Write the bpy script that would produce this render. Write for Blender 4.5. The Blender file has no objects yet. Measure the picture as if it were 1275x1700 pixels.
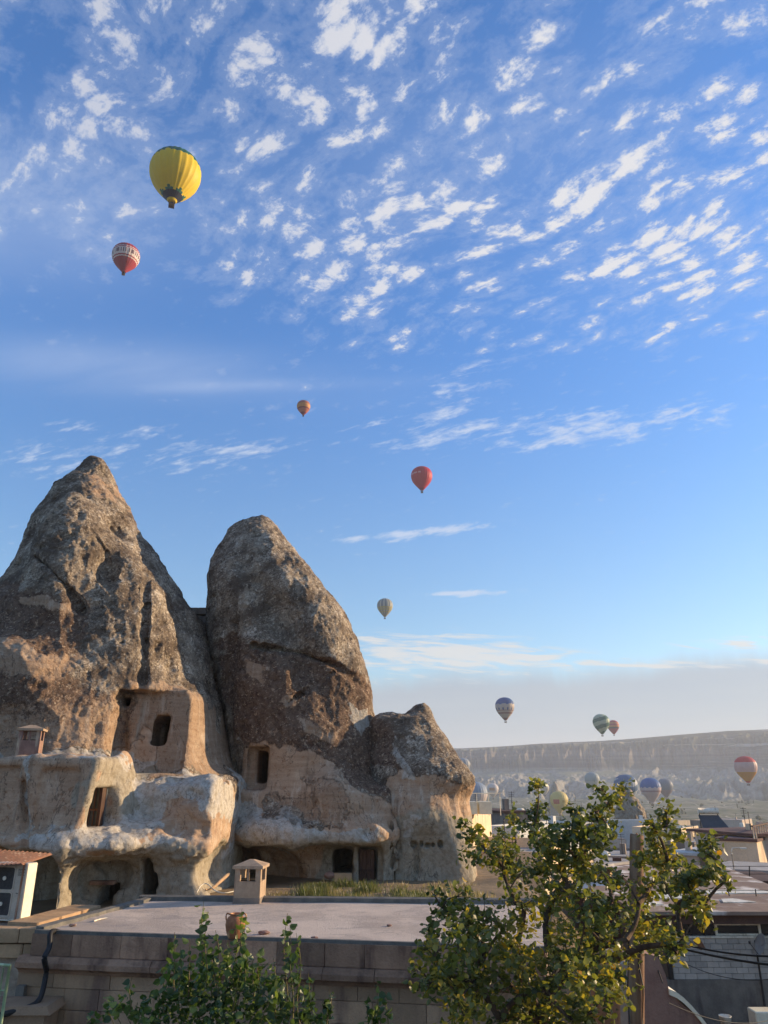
import bpy, bmesh, math, random
import numpy as np
from mathutils import Vector, Matrix, Euler
R = math.radians
random.seed(7)
rng = np.random.default_rng(7)
SC = bpy.context.scene
COL = SC.collection

# ------------------------------------------------------------------ camera
CAM_Z = 10.0
PITCH = R(20.1)
FPX = 1228.0
CP, SP = math.cos(PITCH), math.sin(PITCH)
cam_d = bpy.data.cameras.new('camera')
cam = bpy.data.objects.new('camera', cam_d)
COL.objects.link(cam)
cam.location = (0, 0, CAM_Z)
cam.rotation_euler = (R(90) + PITCH, 0, 0)
cam_d.sensor_fit = 'VERTICAL'
cam_d.sensor_height = 36.0
cam_d.lens = 36.0 * FPX / 1700.0
cam_d.clip_start = 0.1
cam_d.clip_end = 20000
SC.camera = cam

# ------------------------------------------------------------------ light
SUN_AZ, SUN_EL = R(74), R(13)
SUN_DIR = Vector((math.sin(SUN_AZ) * math.cos(SUN_EL), math.cos(SUN_AZ) * math.cos(SUN_EL), math.sin(SUN_EL)))
sun_d = bpy.data.lights.new('sun', 'SUN')
sun_d.energy = 5.0
sun_d.angle = R(0.5)
sun_d.color = (1.0, 0.74, 0.46)
sun = bpy.data.objects.new('sun', sun_d)
COL.objects.link(sun)
sun.rotation_euler = SUN_DIR.to_track_quat('Z', 'Y').to_euler()
sun.location = (60, 40, 60)

SC.view_settings.view_transform = 'Standard'
SC.view_settings.look = 'None'
SC.view_settings.exposure = 0.66
SC.view_settings.gamma = 1.0
SC.view_settings.use_curve_mapping = False
SC.render.engine = 'CYCLES'
SC.cycles.use_denoising = True
SC.cycles.max_bounces = 6
SC.cycles.diffuse_bounces = 3
SC.cycles.volume_bounces = 1
SC.cycles.transparent_max_bounces = 8


class NT:
    """small helper to write node trees"""
    def __init__(s, tree):
        s.t = tree
        s.n = tree.nodes
        s.l = tree.links

    def set(s, sock, v):
        if hasattr(v, 'is_output') or isinstance(v, bpy.types.NodeSocket):
            s.l.new(v, sock)
        elif v is not None:
            if isinstance(v, (tuple, list)) and len(v) == 3 and sock.type == 'RGBA':
                v = (*v, 1)
            sock.default_value = v

    def m(s, op, a, b=None, c=None, clamp=False):
        n = s.n.new('ShaderNodeMath')
        n.operation = op
        n.use_clamp = clamp
        s.set(n.inputs[0], a)
        if b is not None:
            s.set(n.inputs[1], b)
        if c is not None:
            s.set(n.inputs[2], c)
        return n.outputs[0]

    def vm(s, op, a, b=None):
        n = s.n.new('ShaderNodeVectorMath')
        n.operation = op
        s.set(n.inputs[0], a)
        if b is not None:
            s.set(n.inputs[1], b)
        return n.outputs[0]

    def xyz(s, x, y, z):
        n = s.n.new('ShaderNodeCombineXYZ')
        s.set(n.inputs[0], x)
        s.set(n.inputs[1], y)
        s.set(n.inputs[2], z)
        return n.outputs[0]

    def sep(s, v):
        n = s.n.new('ShaderNodeSeparateXYZ')
        s.set(n.inputs[0], v)
        return n.outputs

    def noise(s, vec, scale, detail=4, rough=0.55, dist=0.0, lac=2.0):
        n = s.n.new('ShaderNodeTexNoise')
        if vec is not None:
            s.set(n.inputs['Vector'], vec)
        s.set(n.inputs['Scale'], scale)
        n.inputs['Detail'].default_value = detail
        n.inputs['Roughness'].default_value = rough
        n.inputs['Distortion'].default_value = dist
        n.inputs['Lacunarity'].default_value = lac
        return n.outputs['Fac']

    def vor(s, vec, scale, feat='F1', out='Distance', rand=1.0):
        n = s.n.new('ShaderNodeTexVoronoi')
        n.feature = feat
        s.set(n.inputs['Vector'], vec)
        n.inputs['Scale'].default_value = scale
        n.inputs['Randomness'].default_value = rand
        return n.outputs[out]

    def ss(s, v, a, b, lo=0.0, hi=1.0):
        n = s.n.new('ShaderNodeMapRange')
        n.interpolation_type = 'SMOOTHSTEP'
        s.set(n.inputs[0], v)
        s.set(n.inputs[1], a)
        s.set(n.inputs[2], b)
        s.set(n.inputs[3], lo)
        s.set(n.inputs[4], hi)
        return n.outputs[0]

    def lin(s, v, a, b, lo=0.0, hi=1.0):
        n = s.n.new('ShaderNodeMapRange')
        s.set(n.inputs[0], v)
        s.set(n.inputs[1], a)
        s.set(n.inputs[2], b)
        s.set(n.inputs[3], lo)
        s.set(n.inputs[4], hi)
        return n.outputs[0]

    def mix(s, f, a, b, mode='MIX'):
        n = s.n.new('ShaderNodeMix')
        n.data_type = 'RGBA'
        n.blend_type = mode
        s.set(n.inputs[0], f)
        s.set(n.inputs[6], a)
        s.set(n.inputs[7], b)
        return n.outputs[2]

    def scale(s, v, sc):
        n = s.n.new('ShaderNodeMapping')
        s.set(n.inputs[0], v)
        n.inputs['Scale'].default_value = sc
        return n.outputs[0]

    def maprot(s, v, rot, sc):
        n = s.n.new('ShaderNodeMapping')
        s.set(n.inputs[0], v)
        n.vector_type = 'TEXTURE'
        n.inputs['Rotation'].default_value = tuple(-q for q in rot)
        n.inputs['Scale'].default_value = tuple(1.0 / q for q in sc)
        return n.outputs[0]


def ray(px, py):
    """a pixel of the photograph as (x, z) per metre of depth"""
    u = (px - 637.5) / FPX
    v = (850.0 - py) / FPX
    yy = CP - v * SP
    return u / yy, (SP + v * CP) / yy


def P(px, py, D):
    a, b = ray(px, py)
    return Vector((a * D, D, CAM_Z + b * D))


def Pz(px, py, z):
    a, b = ray(px, py)
    D = (z - CAM_Z) / b
    return Vector((a * D, D, z))

# ------------------------------------------------------------------ sky
world = bpy.data.worlds.new('World')
SC.world = world
world.use_nodes = True
world.node_tree.nodes.clear()
w = NT(world.node_tree)
out = w.n.new('ShaderNodeOutputWorld')
bg = w.n.new('ShaderNodeBackground')
sky = w.n.new('ShaderNodeTexSky')
sky.sky_type = 'NISHITA'
sky.sun_disc = False
sky.sun_elevation = SUN_EL
sky.sun_rotation = SUN_AZ
sky.altitude = 1100
sky.air_density = 1.25
sky.dust_density = 0.7
sky.ozone_density = 2.2
tc = w.n.new('ShaderNodeTexCoord')
d = tc.outputs['Generated']
dx, dy, dz = w.sep(d)
hor = w.m('SQRT', w.m('ADD', w.m('MULTIPLY', dx, dx), w.m('MULTIPLY', dy, dy)))
elt = w.m('DIVIDE', dz, w.m('MAXIMUM', hor, 0.02))          # tangent of elevation
zc = w.m('MAXIMUM', dz, 0.03)
cx = w.m('DIVIDE', dx, zc)
cy = w.m('DIVIDE', dy, zc)
cp = w.xyz(cx, cy, 0.0)
sky_c = w.mix(1.0, sky.outputs[0], w.mix(w.ss(elt, 0.05, 0.75), (1.08, 1.26, 1.45), (0.70, 1.27, 1.95)), 'MULTIPLY')

# mackerel clouds on a high flat layer: warp, then rows that run across the view
warp = w.noise(w.vm('ADD', cp, (3.1, 7.7, 0.0)), 3.0, 3, 0.5)
warp2 = w.noise(w.vm('ADD', cp, (11.3, 2.7, 4.0)), 3.0, 3, 0.5)
cpw = w.vm('ADD', cp, w.xyz(w.m('MULTIPLY', w.m('SUBTRACT', warp, 0.5), 0.12), w.m('MULTIPLY', w.m('SUBTRACT', warp2, 0.5), 0.12), 0.0))
rows = w.maprot(cpw, (0, 0, R(45)), (13.0, 20.5, 1.0))
cell = w.m('SUBTRACT', 1.0, w.m('MULTIPLY', w.vor(rows, 1.0, rand=0.9), 1.5))
puff = w.noise(w.maprot(cpw, (0, 0, R(45)), (24.0, 42.0, 1.0)), 1.0, 8, 0.66, 0.0)
puff2 = w.noise(cpw, 60.0, 5, 0.65, 0.0)
big = w.noise(w.vm('ADD', cp, (0.9, 4.4, 2.0)), 1.7, 2, 0.5)
bands = w.noise(w.maprot(cpw, (0, 0, R(50)), (2.6, 8.5, 1.0)), 1.0, 2, 0.5)


def in_front(s):
    return w.ss(dy, 0.02, 0.12)


fy = w.m('MAXIMUM', dy, 0.05)
gs = w.m('DIVIDE', dx, fy)
gt = w.m('DIVIDE', dz, fy)
front = w.ss(dy, 0.06, 0.2)


def blob(px, py, hx, hy, ang=0.0, p=1.0, noise=None):
    """a soft oval patch of sky, centre and half sizes given in the photograph's pixels"""
    s0, t0 = ray(px, py)
    k = 1.0 / (CP - (850.0 - py) / FPX * SP)
    sx, sy = hx / FPX * k, hy / FPX * k * k
    ca, sa = math.cos(R(ang)), math.sin(R(ang))
    a = w.m('SUBTRACT', gs, s0)
    b = w.m('SUBTRACT', gt, t0)
    a2 = w.m('DIVIDE', w.m('ADD', w.m('MULTIPLY', a, ca), w.m('MULTIPLY', b, sa)), sx)
    b2 = w.m('DIVIDE', w.m('SUBTRACT', w.m('MULTIPLY', b, ca), w.m('MULTIPLY', a, sa)), sy)
    rr = w.m('ADD', w.m('MULTIPLY', a2, a2), w.m('MULTIPLY', b2, b2))
    g = w.m('EXPONENT', w.m('MULTIPLY', rr, -1.0))
    return w.m('MULTIPLY', w.m('MULTIPLY', g, front), p)


def add(*a):
    r = a[0]
    for q in a[1:]:
        r = w.m('ADD', r, q)
    return r


# how much cloud there is: full overhead, thinning out below about 35 degrees
cover = w.ss(elt, 0.42, 0.84)
cover = w.m('MULTIPLY', cover, w.lin(big, 0.3, 0.7, 0.84, 1.08))
cover = add(cover, blob(1120, 480, 190, 60, 20, 0.42), blob(600, 440, 190, 80, 10, 0.2), blob(1090, 570, 70, 22, 28, 0.42), blob(660, 570, 60, 30, 10, 0.35),
            blob(1180, 300, 200, 120, 20, 0.15), blob(560, 100, 220, 90, 0, 0.12),
            w.m('MULTIPLY', blob(60, 540, 300, 80, 0, 0.7), -1.0), w.m('MULTIPLY', blob(300, 560, 160, 50, 0, 0.4), -1.0), w.m('MULTIPLY', blob(930, 20, 90, 60, 30, 0.28), -1.0), w.m('MULTIPLY', blob(740, 150, 60, 60, 30, 0.2), -1.0))
field = add(w.m('MULTIPLY', cell, 0.50), w.m('MULTIPLY', w.m('SUBTRACT', puff, 0.5), 1.05), w.m('MULTIPLY', w.m('SUBTRACT', puff2, 0.5), 0.62), w.m('MULTIPLY', w.m('SUBTRACT', bands, 0.5), 0.95))
thr = w.lin(cover, 0.0, 1.0, 0.60, 0.035)
over_ = w.m('SUBTRACT', field, thr)
mack = w.m('POWER', w.ss(over_, 0.0, 0.38), 0.95)
veil = w.m('MULTIPLY', w.ss(over_, -0.25, 0.10), 0.17)
mack = w.m('MAXIMUM', w.m('MULTIPLY', mack, w.lin(gs, -0.45, 0.2, 0.66, 0.95)), veil)
# thin milky veils
st = w.noise(w.xyz(w.m('MULTIPLY', gs, 3.0), w.m('MULTIPLY', w.m('SUBTRACT', gt, w.m('MULTIPLY', gs, 0.12)), 14.0), 0.0), 1.0, 5, 0.6, 0.4)
st2 = w.noise(w.xyz(w.m('ADD', w.m('MULTIPLY', gs, 9.0), 5.0), w.m('MULTIPLY', w.m('SUBTRACT', gt, w.m('MULTIPLY', gs, 0.28)), 40.0), 0.0), 1.0, 5, 0.65, 0.6)
soft = w.noise(w.vm('ADD', cp, (5.0, 5.0, 5.0)), 3.0, 4, 0.55)
veils = add(w.m('MULTIPLY', blob(60, 340, 260, 120, 0, 0.62), w.lin(soft, 0.3, 0.7, 0.5, 1.0)), blob(800, 230, 330, 120, 20, 0.18),
            w.m('MULTIPLY', blob(200, 610, 330, 42, -5, 0.52), w.lin(st, 0.3, 0.65, 0.45, 1.0)),
            w.m('MULTIPLY', blob(420, 640, 200, 10, 2, 0.42), w.lin(st, 0.3, 0.65, 0.3, 1.0)),
            blob(1150, 420, 260, 160, 0, 0.10))
# feathery streaks lower down
wisps = add(blob(760, 715, 210, 38, 3, 0.62), blob(1050, 705, 150, 30, 8, 0.85), blob(740, 660, 60, 40, 20, 0.30), blob(270, 750, 170, 40, -8, 0.55), blob(90, 770, 90, 26, -6, 0.5),
            blob(120, 712, 40, 10, -5, 0.4), blob(420, 745, 110, 14, -4, 0.35), blob(700, 884, 105, 9, 6, 1.15), blob(580, 893, 60, 7, 8, 0.8), blob(760, 985, 80, 6, 2, 1.2), blob(780, 620, 90, 30, 10, 0.28))
st3 = w.noise(w.xyz(w.m('MULTIPLY', gs, 26.0), w.m('MULTIPLY', w.m('SUBTRACT', gt, w.m('MULTIPLY', gs, 0.22)), 75.0), 1.0), 1.0, 5, 0.65, 0.3)
wisp = w.m('MULTIPLY', w.ss(add(w.m('MULTIPLY', wisps, 0.45), w.m('MULTIPLY', w.m('SUBTRACT', st2, 0.5), 1.3), w.m('MULTIPLY', w.m('SUBTRACT', st3, 0.5), 1.2)), 0.15, 0.62), w.m('MULTIPLY', w.ss(wisps, 0.03, 0.3), 0.72))
# rippled bright bank above the horizon
rip = w.noise(w.xyz(w.m('MULTIPLY', gs, 14.0), w.m('MULTIPLY', w.m('ADD', gt, w.m('MULTIPLY', gs, 0.05)), 120.0), 3.0), 1.0, 5, 0.6, 0.8)
bank = add(blob(700, 1092, 190, 34, 0, 1.0), blob(880, 1090, 160, 12, -4, 0.6), blob(1230, 1068, 110, 10, 2, 0.85), blob(1200, 1100, 260, 9, 3, 0.75), blob(640, 1062, 140, 16, 0, 0.3))
bankm = w.m('MULTIPLY', w.ss(w.m('ADD', w.m('MULTIPLY', bank, 0.7), w.m('MULTIPLY', w.m('SUBTRACT', rip, 0.5), 3.0)), 0.22, 0.85), w.m('MULTIPLY', w.ss(bank, 0.05, 0.4), 0.85))
# grey layer resting on the horizon all the way round
edge = w.m('ADD', 0.134, w.m('ADD', w.m('MULTIPLY', w.m('SUBTRACT', w.noise(w.xyz(w.m('MULTIPLY', dx, 6.0), w.m('MULTIPLY', dy, 6.0), 0.0), 1.0, 6, 0.65), 0.5), 0.07), w.m('MULTIPLY', gs, w.m('MULTIPLY', front, 0.03))))
lay = w.ss(w.m('SUBTRACT', elt, edge), 0.012, -0.028)
laym = w.m('MULTIPLY', lay, 0.86)
lay_n = w.noise(w.xyz(w.m('MULTIPLY', dx, 5.0), w.m('MULTIPLY', dy, 5.0), w.m('MULTIPLY', elt, 70.0)), 1.0, 4, 0.55)

CLOUD = (0.80, 0.80, 0.83)
CLOUD_S = 6.2          # radiance of sunlit cloud before the background strength
lit = w.mix(w.ss(over_, 0.06, 0.42), (CLOUD_S * 0.62, CLOUD_S * 0.70, CLOUD_S * 0.88), (CLOUD_S * 0.88, CLOUD_S * 0.87, CLOUD_S * 0.89))
c = w.mix(w.m('MINIMUM', veils, 0.8), sky_c, (CLOUD_S * 0.42, CLOUD_S * 0.56, CLOUD_S * 0.86))
c = w.mix(mack, c, lit)
c = w.mix(wisp, c, (CLOUD_S * 0.72, CLOUD_S * 0.80, CLOUD_S * 0.96))
c = w.mix(laym, c, w.mix(lay_n, (CLOUD_S * 0.41, CLOUD_S * 0.47, CLOUD_S * 0.58), (CLOUD_S * 0.52, CLOUD_S * 0.56, CLOUD_S * 0.62)))
c = w.mix(bankm, c, (CLOUD_S * 0.85, CLOUD_S * 0.84, CLOUD_S * 0.82))
w.l.new(c, bg.inputs[0])
bg.inputs[1].default_value = 0.095
w.l.new(bg.outputs[0], out.inputs[0])

# ------------------------------------------------------------------ helpers
def link(name, mesh, parent=None):
    o = bpy.data.objects.new(name, mesh)
    COL.objects.link(o)
    if parent is not None:
        o.parent = parent
    return o


def tag(o, label=None, cat=None, group=None, kind=None):
    if label:
        o['label'] = label
    if cat:
        o['category'] = cat
    if group:
        o['group'] = group
    if kind:
        o['kind'] = kind
    return o


def empty(name, loc=(0, 0, 0), rz=0.0):
    o = bpy.data.objects.new(name, None)
    o.empty_display_size = 0.2
    COL.objects.link(o)
    o.location = loc
    o.rotation_euler = (0, 0, rz)
    return o


class MB:
    """collects polygons, then links them as one mesh"""
    def __init__(s):
        s.v, s.f, s.mi = [], [], []

    def poly(s, pts, mi=0):
        b = len(s.v)
        s.v += [tuple(p) for p in pts]
        s.f.append(tuple(range(b, b + len(pts))))
        s.mi.append(mi)

    def add(s, vs, fs, mi=0):
        b = len(s.v)
        s.v += [tuple(p) for p in vs]
        for f in fs:
            s.f.append(tuple(b + i for i in f))
            s.mi.append(mi)

    def box(s, x0, x1, y0, y1, z0, z1, mi=0, M=None, top=None):
        t = top if top else (x0, x1, y0, y1)
        vs = [(x0, y0, z0), (x1, y0, z0), (x1, y1, z0), (x0, y1, z0), (t[0], t[2], z1), (t[1], t[2], z1), (t[1], t[3], z1), (t[0], t[3], z1)]
        if M is not None:
            vs = [tuple(M @ Vector(v)) for v in vs]
        s.add(vs, [(0, 3, 2, 1), (4, 5, 6, 7), (0, 1, 5, 4), (1, 2, 6, 5), (2, 3, 7, 6), (3, 0, 4, 7)], mi)
        return s

    def tube(s, pts, r, n=8, mi=0, cap=True):
        pts = [Vector(p) for p in pts]
        rr = r if isinstance(r, (list, tuple)) else [r] * len(pts)
        rings = []
        up = Vector((0, 0, 1))
        for i, p in enumerate(pts):
            t = (pts[min(i + 1, len(pts) - 1)] - pts[max(i - 1, 0)]).normalized()
            a = t.cross(up)
            if a.length < 0.1:
                a = t.cross(Vector((1, 0, 0)))
            a.normalize()
            b = t.cross(a)
            rings.append([p + (a * math.cos(k * 2 * math.pi / n) + b * math.sin(k * 2 * math.pi / n)) * rr[i] for k in range(n)])
        b0 = len(s.v)
        for q in rings:
            s.v += [tuple(x) for x in q]
        for i in range(len(pts) - 1):
            for k in range(n):
                k2 = (k + 1) % n
                s.f.append((b0 + i * n + k, b0 + i * n + k2, b0 + (i + 1) * n + k2, b0 + (i + 1) * n + k))
                s.mi.append(mi)
        if cap:
            s.f.append(tuple(b0 + k for k in range(n)))
            s.f.append(tuple(b0 + (len(pts) - 1) * n + n - 1 - k for k in range(n)))
            s.mi += [mi, mi]
        return s

    def lathe(s, prof, n=24, mi=0, c=(0, 0, 0)):
        b0 = len(s.v)
        for r, z in prof:
            for k in range(n):
                a = 2 * math.pi * k / n
                s.v.append((c[0] + r * math.cos(a), c[1] + r * math.sin(a), c[2] + z))
        for i in range(len(prof) - 1):
            for k in range(n):
                k2 = (k + 1) % n
                s.f.append((b0 + i * n + k, b0 + i * n + k2, b0 + (i + 1) * n + k2, b0 + (i + 1) * n + k))
                s.mi.append(mi)
        return s

    def mesh(s, name, mats, smooth=False):
        me = bpy.data.meshes.new(name)
        me.from_pydata(s.v, [], s.f)
        for m_ in (mats if isinstance(mats, (list, tuple)) else [mats]):
            me.materials.append(m_)
        me.polygons.foreach_set('material_index', s.mi)
        if smooth:
            me.polygons.foreach_set('use_smooth', [True] * len(s.f))
        me.update()
        return me

    def build(s, name, mats, parent=None, smooth=False):
        return link(name, s.mesh(name, mats, smooth), parent)


def np_mesh(name, V, F, mat, smooth=True):
    """F: (n, k) array, all faces with k corners"""
    me = bpy.data.meshes.new(name)
    V = np.ascontiguousarray(V, dtype=np.float32)
    F = np.ascontiguousarray(F, dtype=np.int32)
    me.vertices.add(len(V))
    me.vertices.foreach_set('co', V.ravel())
    me.loops.add(F.size)
    me.loops.foreach_set('vertex_index', F.ravel())
    me.polygons.add(len(F))
    me.polygons.foreach_set('loop_start', np.arange(0, F.size, F.shape[1], dtype=np.int32))
    me.polygons.foreach_set('use_smooth', np.full(len(F), smooth))
    me.update(calc_edges=True)
    if mat is not None:
        me.materials.append(mat)
    return me


# ------------------------------------------------------------------ materials
def new_mat(name):
    m = bpy.data.materials.new(name)
    m.use_nodes = True
    t = NT(m.node_tree)
    b = m.node_tree.nodes['Principled BSDF']
    b.inputs['Specular IOR Level'].default_value = 0.25
    return m, t, b


def geo_pos(t):
    return t.n.new('ShaderNodeNewGeometry').outputs['Position']


def bump(t, b, h, dist=0.05, strength=1.0):
    n = t.n.new('ShaderNodeBump')
    n.inputs['Strength'].default_value = strength
    n.inputs['Distance'].default_value = dist
    t.l.new(h, n.inputs['Height'])
    t.l.new(n.outputs[0], b.inputs['Normal'])
    return n


def obj_rand(t):
    return t.n.new('ShaderNodeObjectInfo').outputs['Random']


def surf(name, c1, c2, scale=3.0, rough=0.9, bmp=0.01, rnd=0.0, c3=None, streak=False, metal=0.0, bscale=None, detail=6):
    """a weathered surface: two colours mixed by noise, patches of a third, fine grain, random shift per object"""
    wm = lambda c: tuple(min(0.85, q * k) for q, k in zip(c, (1.42, 1.30, 1.10)))
    c1, c2 = wm(c1), wm(c2)
    c3 = wm(c3) if c3 else None
    m, t, b = new_mat(name)
    p = geo_pos(t)
    n1 = t.noise(p, scale, detail, 0.6)
    col = t.mix(t.ss(n1, 0.35, 0.65), c1, c2)
    if c3:
        q = t.scale(p, (1, 1, 0.22)) if streak else p
        n2 = t.noise(q, scale * 0.9, 4, 0.6)
        col = t.mix(t.ss(n2, 0.52, 0.68), col, c3)
    if rnd:
        r_ = obj_rand(t)
        col = t.mix(1.0, col, t.mix(r_, (1 - rnd, 1 - rnd, 1 - rnd), (1 + rnd, 1 + rnd * 0.9, 1 + rnd * 0.8)), 'MULTIPLY')
    n3 = t.noise(p, bscale or scale * 9, 4, 0.65)
    col = t.mix(1.0, col, t.mix(n3, (0.78, 0.78, 0.78), (1.22, 1.22, 1.22)), 'MULTIPLY')
    t.l.new(col, b.inputs['Base Color'])
    b.inputs['Roughness'].default_value = rough
    b.inputs['Metallic'].default_value = metal
    if bmp:
        bump(t, b, t.m('ADD', n3, t.m('MULTIPLY', n1, 0.6)), bmp)
    return m


# ------------------------------------------------------------------ noise on arrays
def _hash(ix, iy, iz, seed):
    h = (ix.astype(np.int64) * 374761393 + iy.astype(np.int64) * 668265263 + iz.astype(np.int64) * 2147483647 + seed * 1274126177) & 0xFFFFFFFF
    h = ((h ^ (h >> 13)) * 1274126177) & 0xFFFFFFFF
    h = h ^ (h >> 16)
    return (h & 0xFFFF).astype(np.float32) / 32767.5 - 1.0


def vnoise(p, f, seed=0):
    """value noise, -1..1, p (n,3)"""
    q = p * f
    i = np.floor(q)
    fr = (q - i).astype(np.float32)
    i = i.astype(np.int64)
    u = fr * fr * fr * (fr * (fr * 6 - 15) + 10)
    r = 0
    for a in (0, 1):
        wx_ = u[:, 0] if a else 1 - u[:, 0]
        for b in (0, 1):
            wy_ = u[:, 1] if b else 1 - u[:, 1]
            for c_ in (0, 1):
                wz_ = u[:, 2] if c_ else 1 - u[:, 2]
                r = r + _hash(i[:, 0] + a, i[:, 1] + b, i[:, 2] + c_, seed) * (wx_ * wy_ * wz_)
    return r


def fbm(p, f, octv=4, seed=0, gain=0.5):
    r, a, tot = 0, 1.0, 0.0
    for k in range(octv):
        r = r + a * vnoise(p + k * 13.7, f * 2.03 ** k, seed + k)
        tot += a
        a *= gain
    return r / tot


def sstep(x, a, b):
    t_ = np.clip((x - a) / (b - a), 0, 1)
    return t_ * t_ * (3 - 2 * t_)


# ------------------------------------------------------------------ solids as distance fields
class Field:
    def __init__(s, x, y, z, h):
        s.h = h
        s.o = np.array([x[0], y[0], z[0]])
        s.X = np.arange(x[0], x[1], h, dtype=np.float32)[:, None, None]
        s.Y = np.arange(y[0], y[1], h, dtype=np.float32)[None, :, None]
        s.Z = np.arange(z[0], z[1], h, dtype=np.float32)[None, None, :]
        s.F = np.full((s.X.size, s.Y.size, s.Z.size), 50.0, np.float32)

    def union(s, d, k=0.0):
        if k <= 0:
            s.F = np.minimum(s.F, d)
        else:
            hh = np.clip(0.5 + 0.5 * (s.F - d) / k, 0, 1)
            s.F = (s.F * (1 - hh) + d * hh - k * hh * (1 - hh)).astype(np.float32)

    def cut(s, d, k=0.0):
        if k <= 0:
            s.F = np.maximum(s.F, -d)
        else:
            hh = np.clip(0.5 - 0.5 * (s.F + d) / k, 0, 1)
            s.F = (s.F * (1 - hh) - d * hh + k * hh * (1 - hh)).astype(np.float32)

    def ell(s, c_, r, rot=0.0):
        x, y, z = s.X - c_[0], s.Y - c_[1], s.Z - c_[2]
        if rot:
            ca, sa = math.cos(R(rot)), math.sin(R(rot))
            x, z = x * ca + z * sa, z * ca - x * sa
        q = np.sqrt((x / r[0]) ** 2 + (y / r[1]) ** 2 + (z / r[2]) ** 2)
        return ((q - 1) * min(r)).astype(np.float32)

    def boxd(s, x0, x1, y0, y1, z0, z1, rad=0.1, slant=0.0, lean=0.0):
        """box; slant moves x with height, lean moves y with height"""
        zm = (z0 + z1) / 2
        xx = s.X - (x0 + x1) / 2 - slant * (s.Z - zm)
        yy = s.Y - (y0 + y1) / 2 - lean * (s.Z - zm)
        ax = np.abs(xx) - (x1 - x0) / 2 + rad
        ay = np.abs(yy) - (y1 - y0) / 2 + rad
        az = np.abs(s.Z - zm) - (z1 - z0) / 2 + rad
        o_ = np.sqrt(np.maximum(ax, 0) ** 2 + np.maximum(ay, 0) ** 2 + np.maximum(az, 0) ** 2)
        return (o_ + np.minimum(np.maximum(np.maximum(ax, ay), az), 0) - rad).astype(np.float32)

    def pxbox(s, x0, x1, y0, y1, D0, D1, rad=0.1, slant=0.0, lean=0.0):
        """a box whose front face covers these pixels of the photograph at depth D0"""
        a = P(x0, (y0 + y1) / 2, D0)
        b = P(x1, (y0 + y1) / 2, D0)
        return s.boxd(a.x, b.x, D0, D1, P(x0, y1, D0).z, P(x0, y0, D0).z, rad, slant, lean)

    def depth(s, px, py):
        """depth at which the line of sight through a pixel meets the solid"""
        a, b = ray(px, py)
        D = np.arange(s.o[1] + 0.2, s.o[1] + s.F.shape[1] * s.h - 0.3, 0.04)
        i = np.clip(((a * D - s.o[0]) / s.h).astype(int), 0, s.F.shape[0] - 1)
        j = ((D - s.o[1]) / s.h).astype(int)
        k = np.clip(((CAM_Z + b * D - s.o[2]) / s.h).astype(int), 0, s.F.shape[2] - 1)
        q = np.nonzero(s.F[i, j, k] < 0)[0]
        return float(D[q[0]]) if len(q) else float(D[-1])

    def hole(s, x0, x1, y0, y1, deep, rad=0.06, slant=0.0, lean=0.0, k=0.05, D=None, out=1.5):
        """cut a box-shaped opening seen at these pixels, 'deep' metres into the solid"""
        if D is None:
            D = s.depth((x0 + x1) / 2, (y0 + y1) / 2)
        ym = (y0 + y1) / 2
        s.cut(s.boxd(P(x0, ym, D).x, P(x1, ym, D).x, D - out, D + deep, P(x0, y1, D).z, P(x0, y0, D).z, rad, slant, lean), k)
        return D

    def dent(s, px, py, push, r, rot=0.0, k=0.2, D=None):
        if D is None:
            D = s.depth(px, py)
        s.cut(s.ell(P(px, py, D + push), r, rot), k)
        return D

    def lump(s, px, py, push, r, rot=0.0, k=0.3, D=None):
        if D is None:
            D = s.depth(px, py)
        s.union(s.ell(P(px, py, D + push), r, rot), k)
        return D

    def groove(s, pts, wd, dp, k=0.06):
        """a crack along pixels, wd half width, dp depth"""
        q = [P(a, b, s.depth(a, b)) for a, b in pts]
        best = None
        for a, b in zip(q[:-1], q[1:]):
            ab = b - a
            L2 = ab.length_squared
            X, Y, Z = s.X - a.x, s.Y - a.y, s.Z - a.z
            t_ = np.clip((X * ab.x + Y * ab.y + Z * ab.z) / L2, 0, 1)
            ex, ey, ez = X - t_ * ab.x, Y - t_ * ab.y, Z - t_ * ab.z
            d_ = np.sqrt(ex * ex / wd ** 2 + ey * ey / dp ** 2 + ez * ez / wd ** 2)
            best = d_ if best is None else np.minimum(best, d_)
        s.cut(((best - 1) * wd).astype(np.float32), k)

    def pxell(s, px, py, D, r, rot=0.0):
        return s.ell(P(px, py, D), r, rot)

    def cone(s, L, Rr, Dc, kf, n=2.2, zmin=-99, ridge=None):
        """solid whose outline, seen from the front, follows the two lists of pixels"""
        def tab(T):
            pts = sorted([(P(a, b, Dc).z, P(a, b, Dc).x) for a, b in T])
            return [q[0] for q in pts], [q[1] for q in pts]
        z = s.Z.ravel()
        lz, lx = tab(L)
        rz, rx = tab(Rr)
        xl = np.interp(z, lz, lx)
        xr = np.interp(z, rz, rx)
        top = min(max(lz), max(rz))
        a = np.maximum((xr - xl) / 2, 0.02)
        cx_ = (xr + xl) / 2
        b = np.interp(a, [q[0] for q in kf], [q[1] for q in kf])
        A = a[None, None, :]
        B = b[None, None, :]
        xn = (s.X - cx_[None, None, :]) / A
        yn = (s.Y - Dc) / B
        q = (np.abs(xn) ** n + np.abs(yn) ** n) ** (1.0 / n)
        d_ = (q - 1) * np.minimum(A, B)
        slope = 0.93
        d_ = np.maximum(d_ * slope, (s.Z - top))
        return d_.astype(np.float32)

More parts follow.
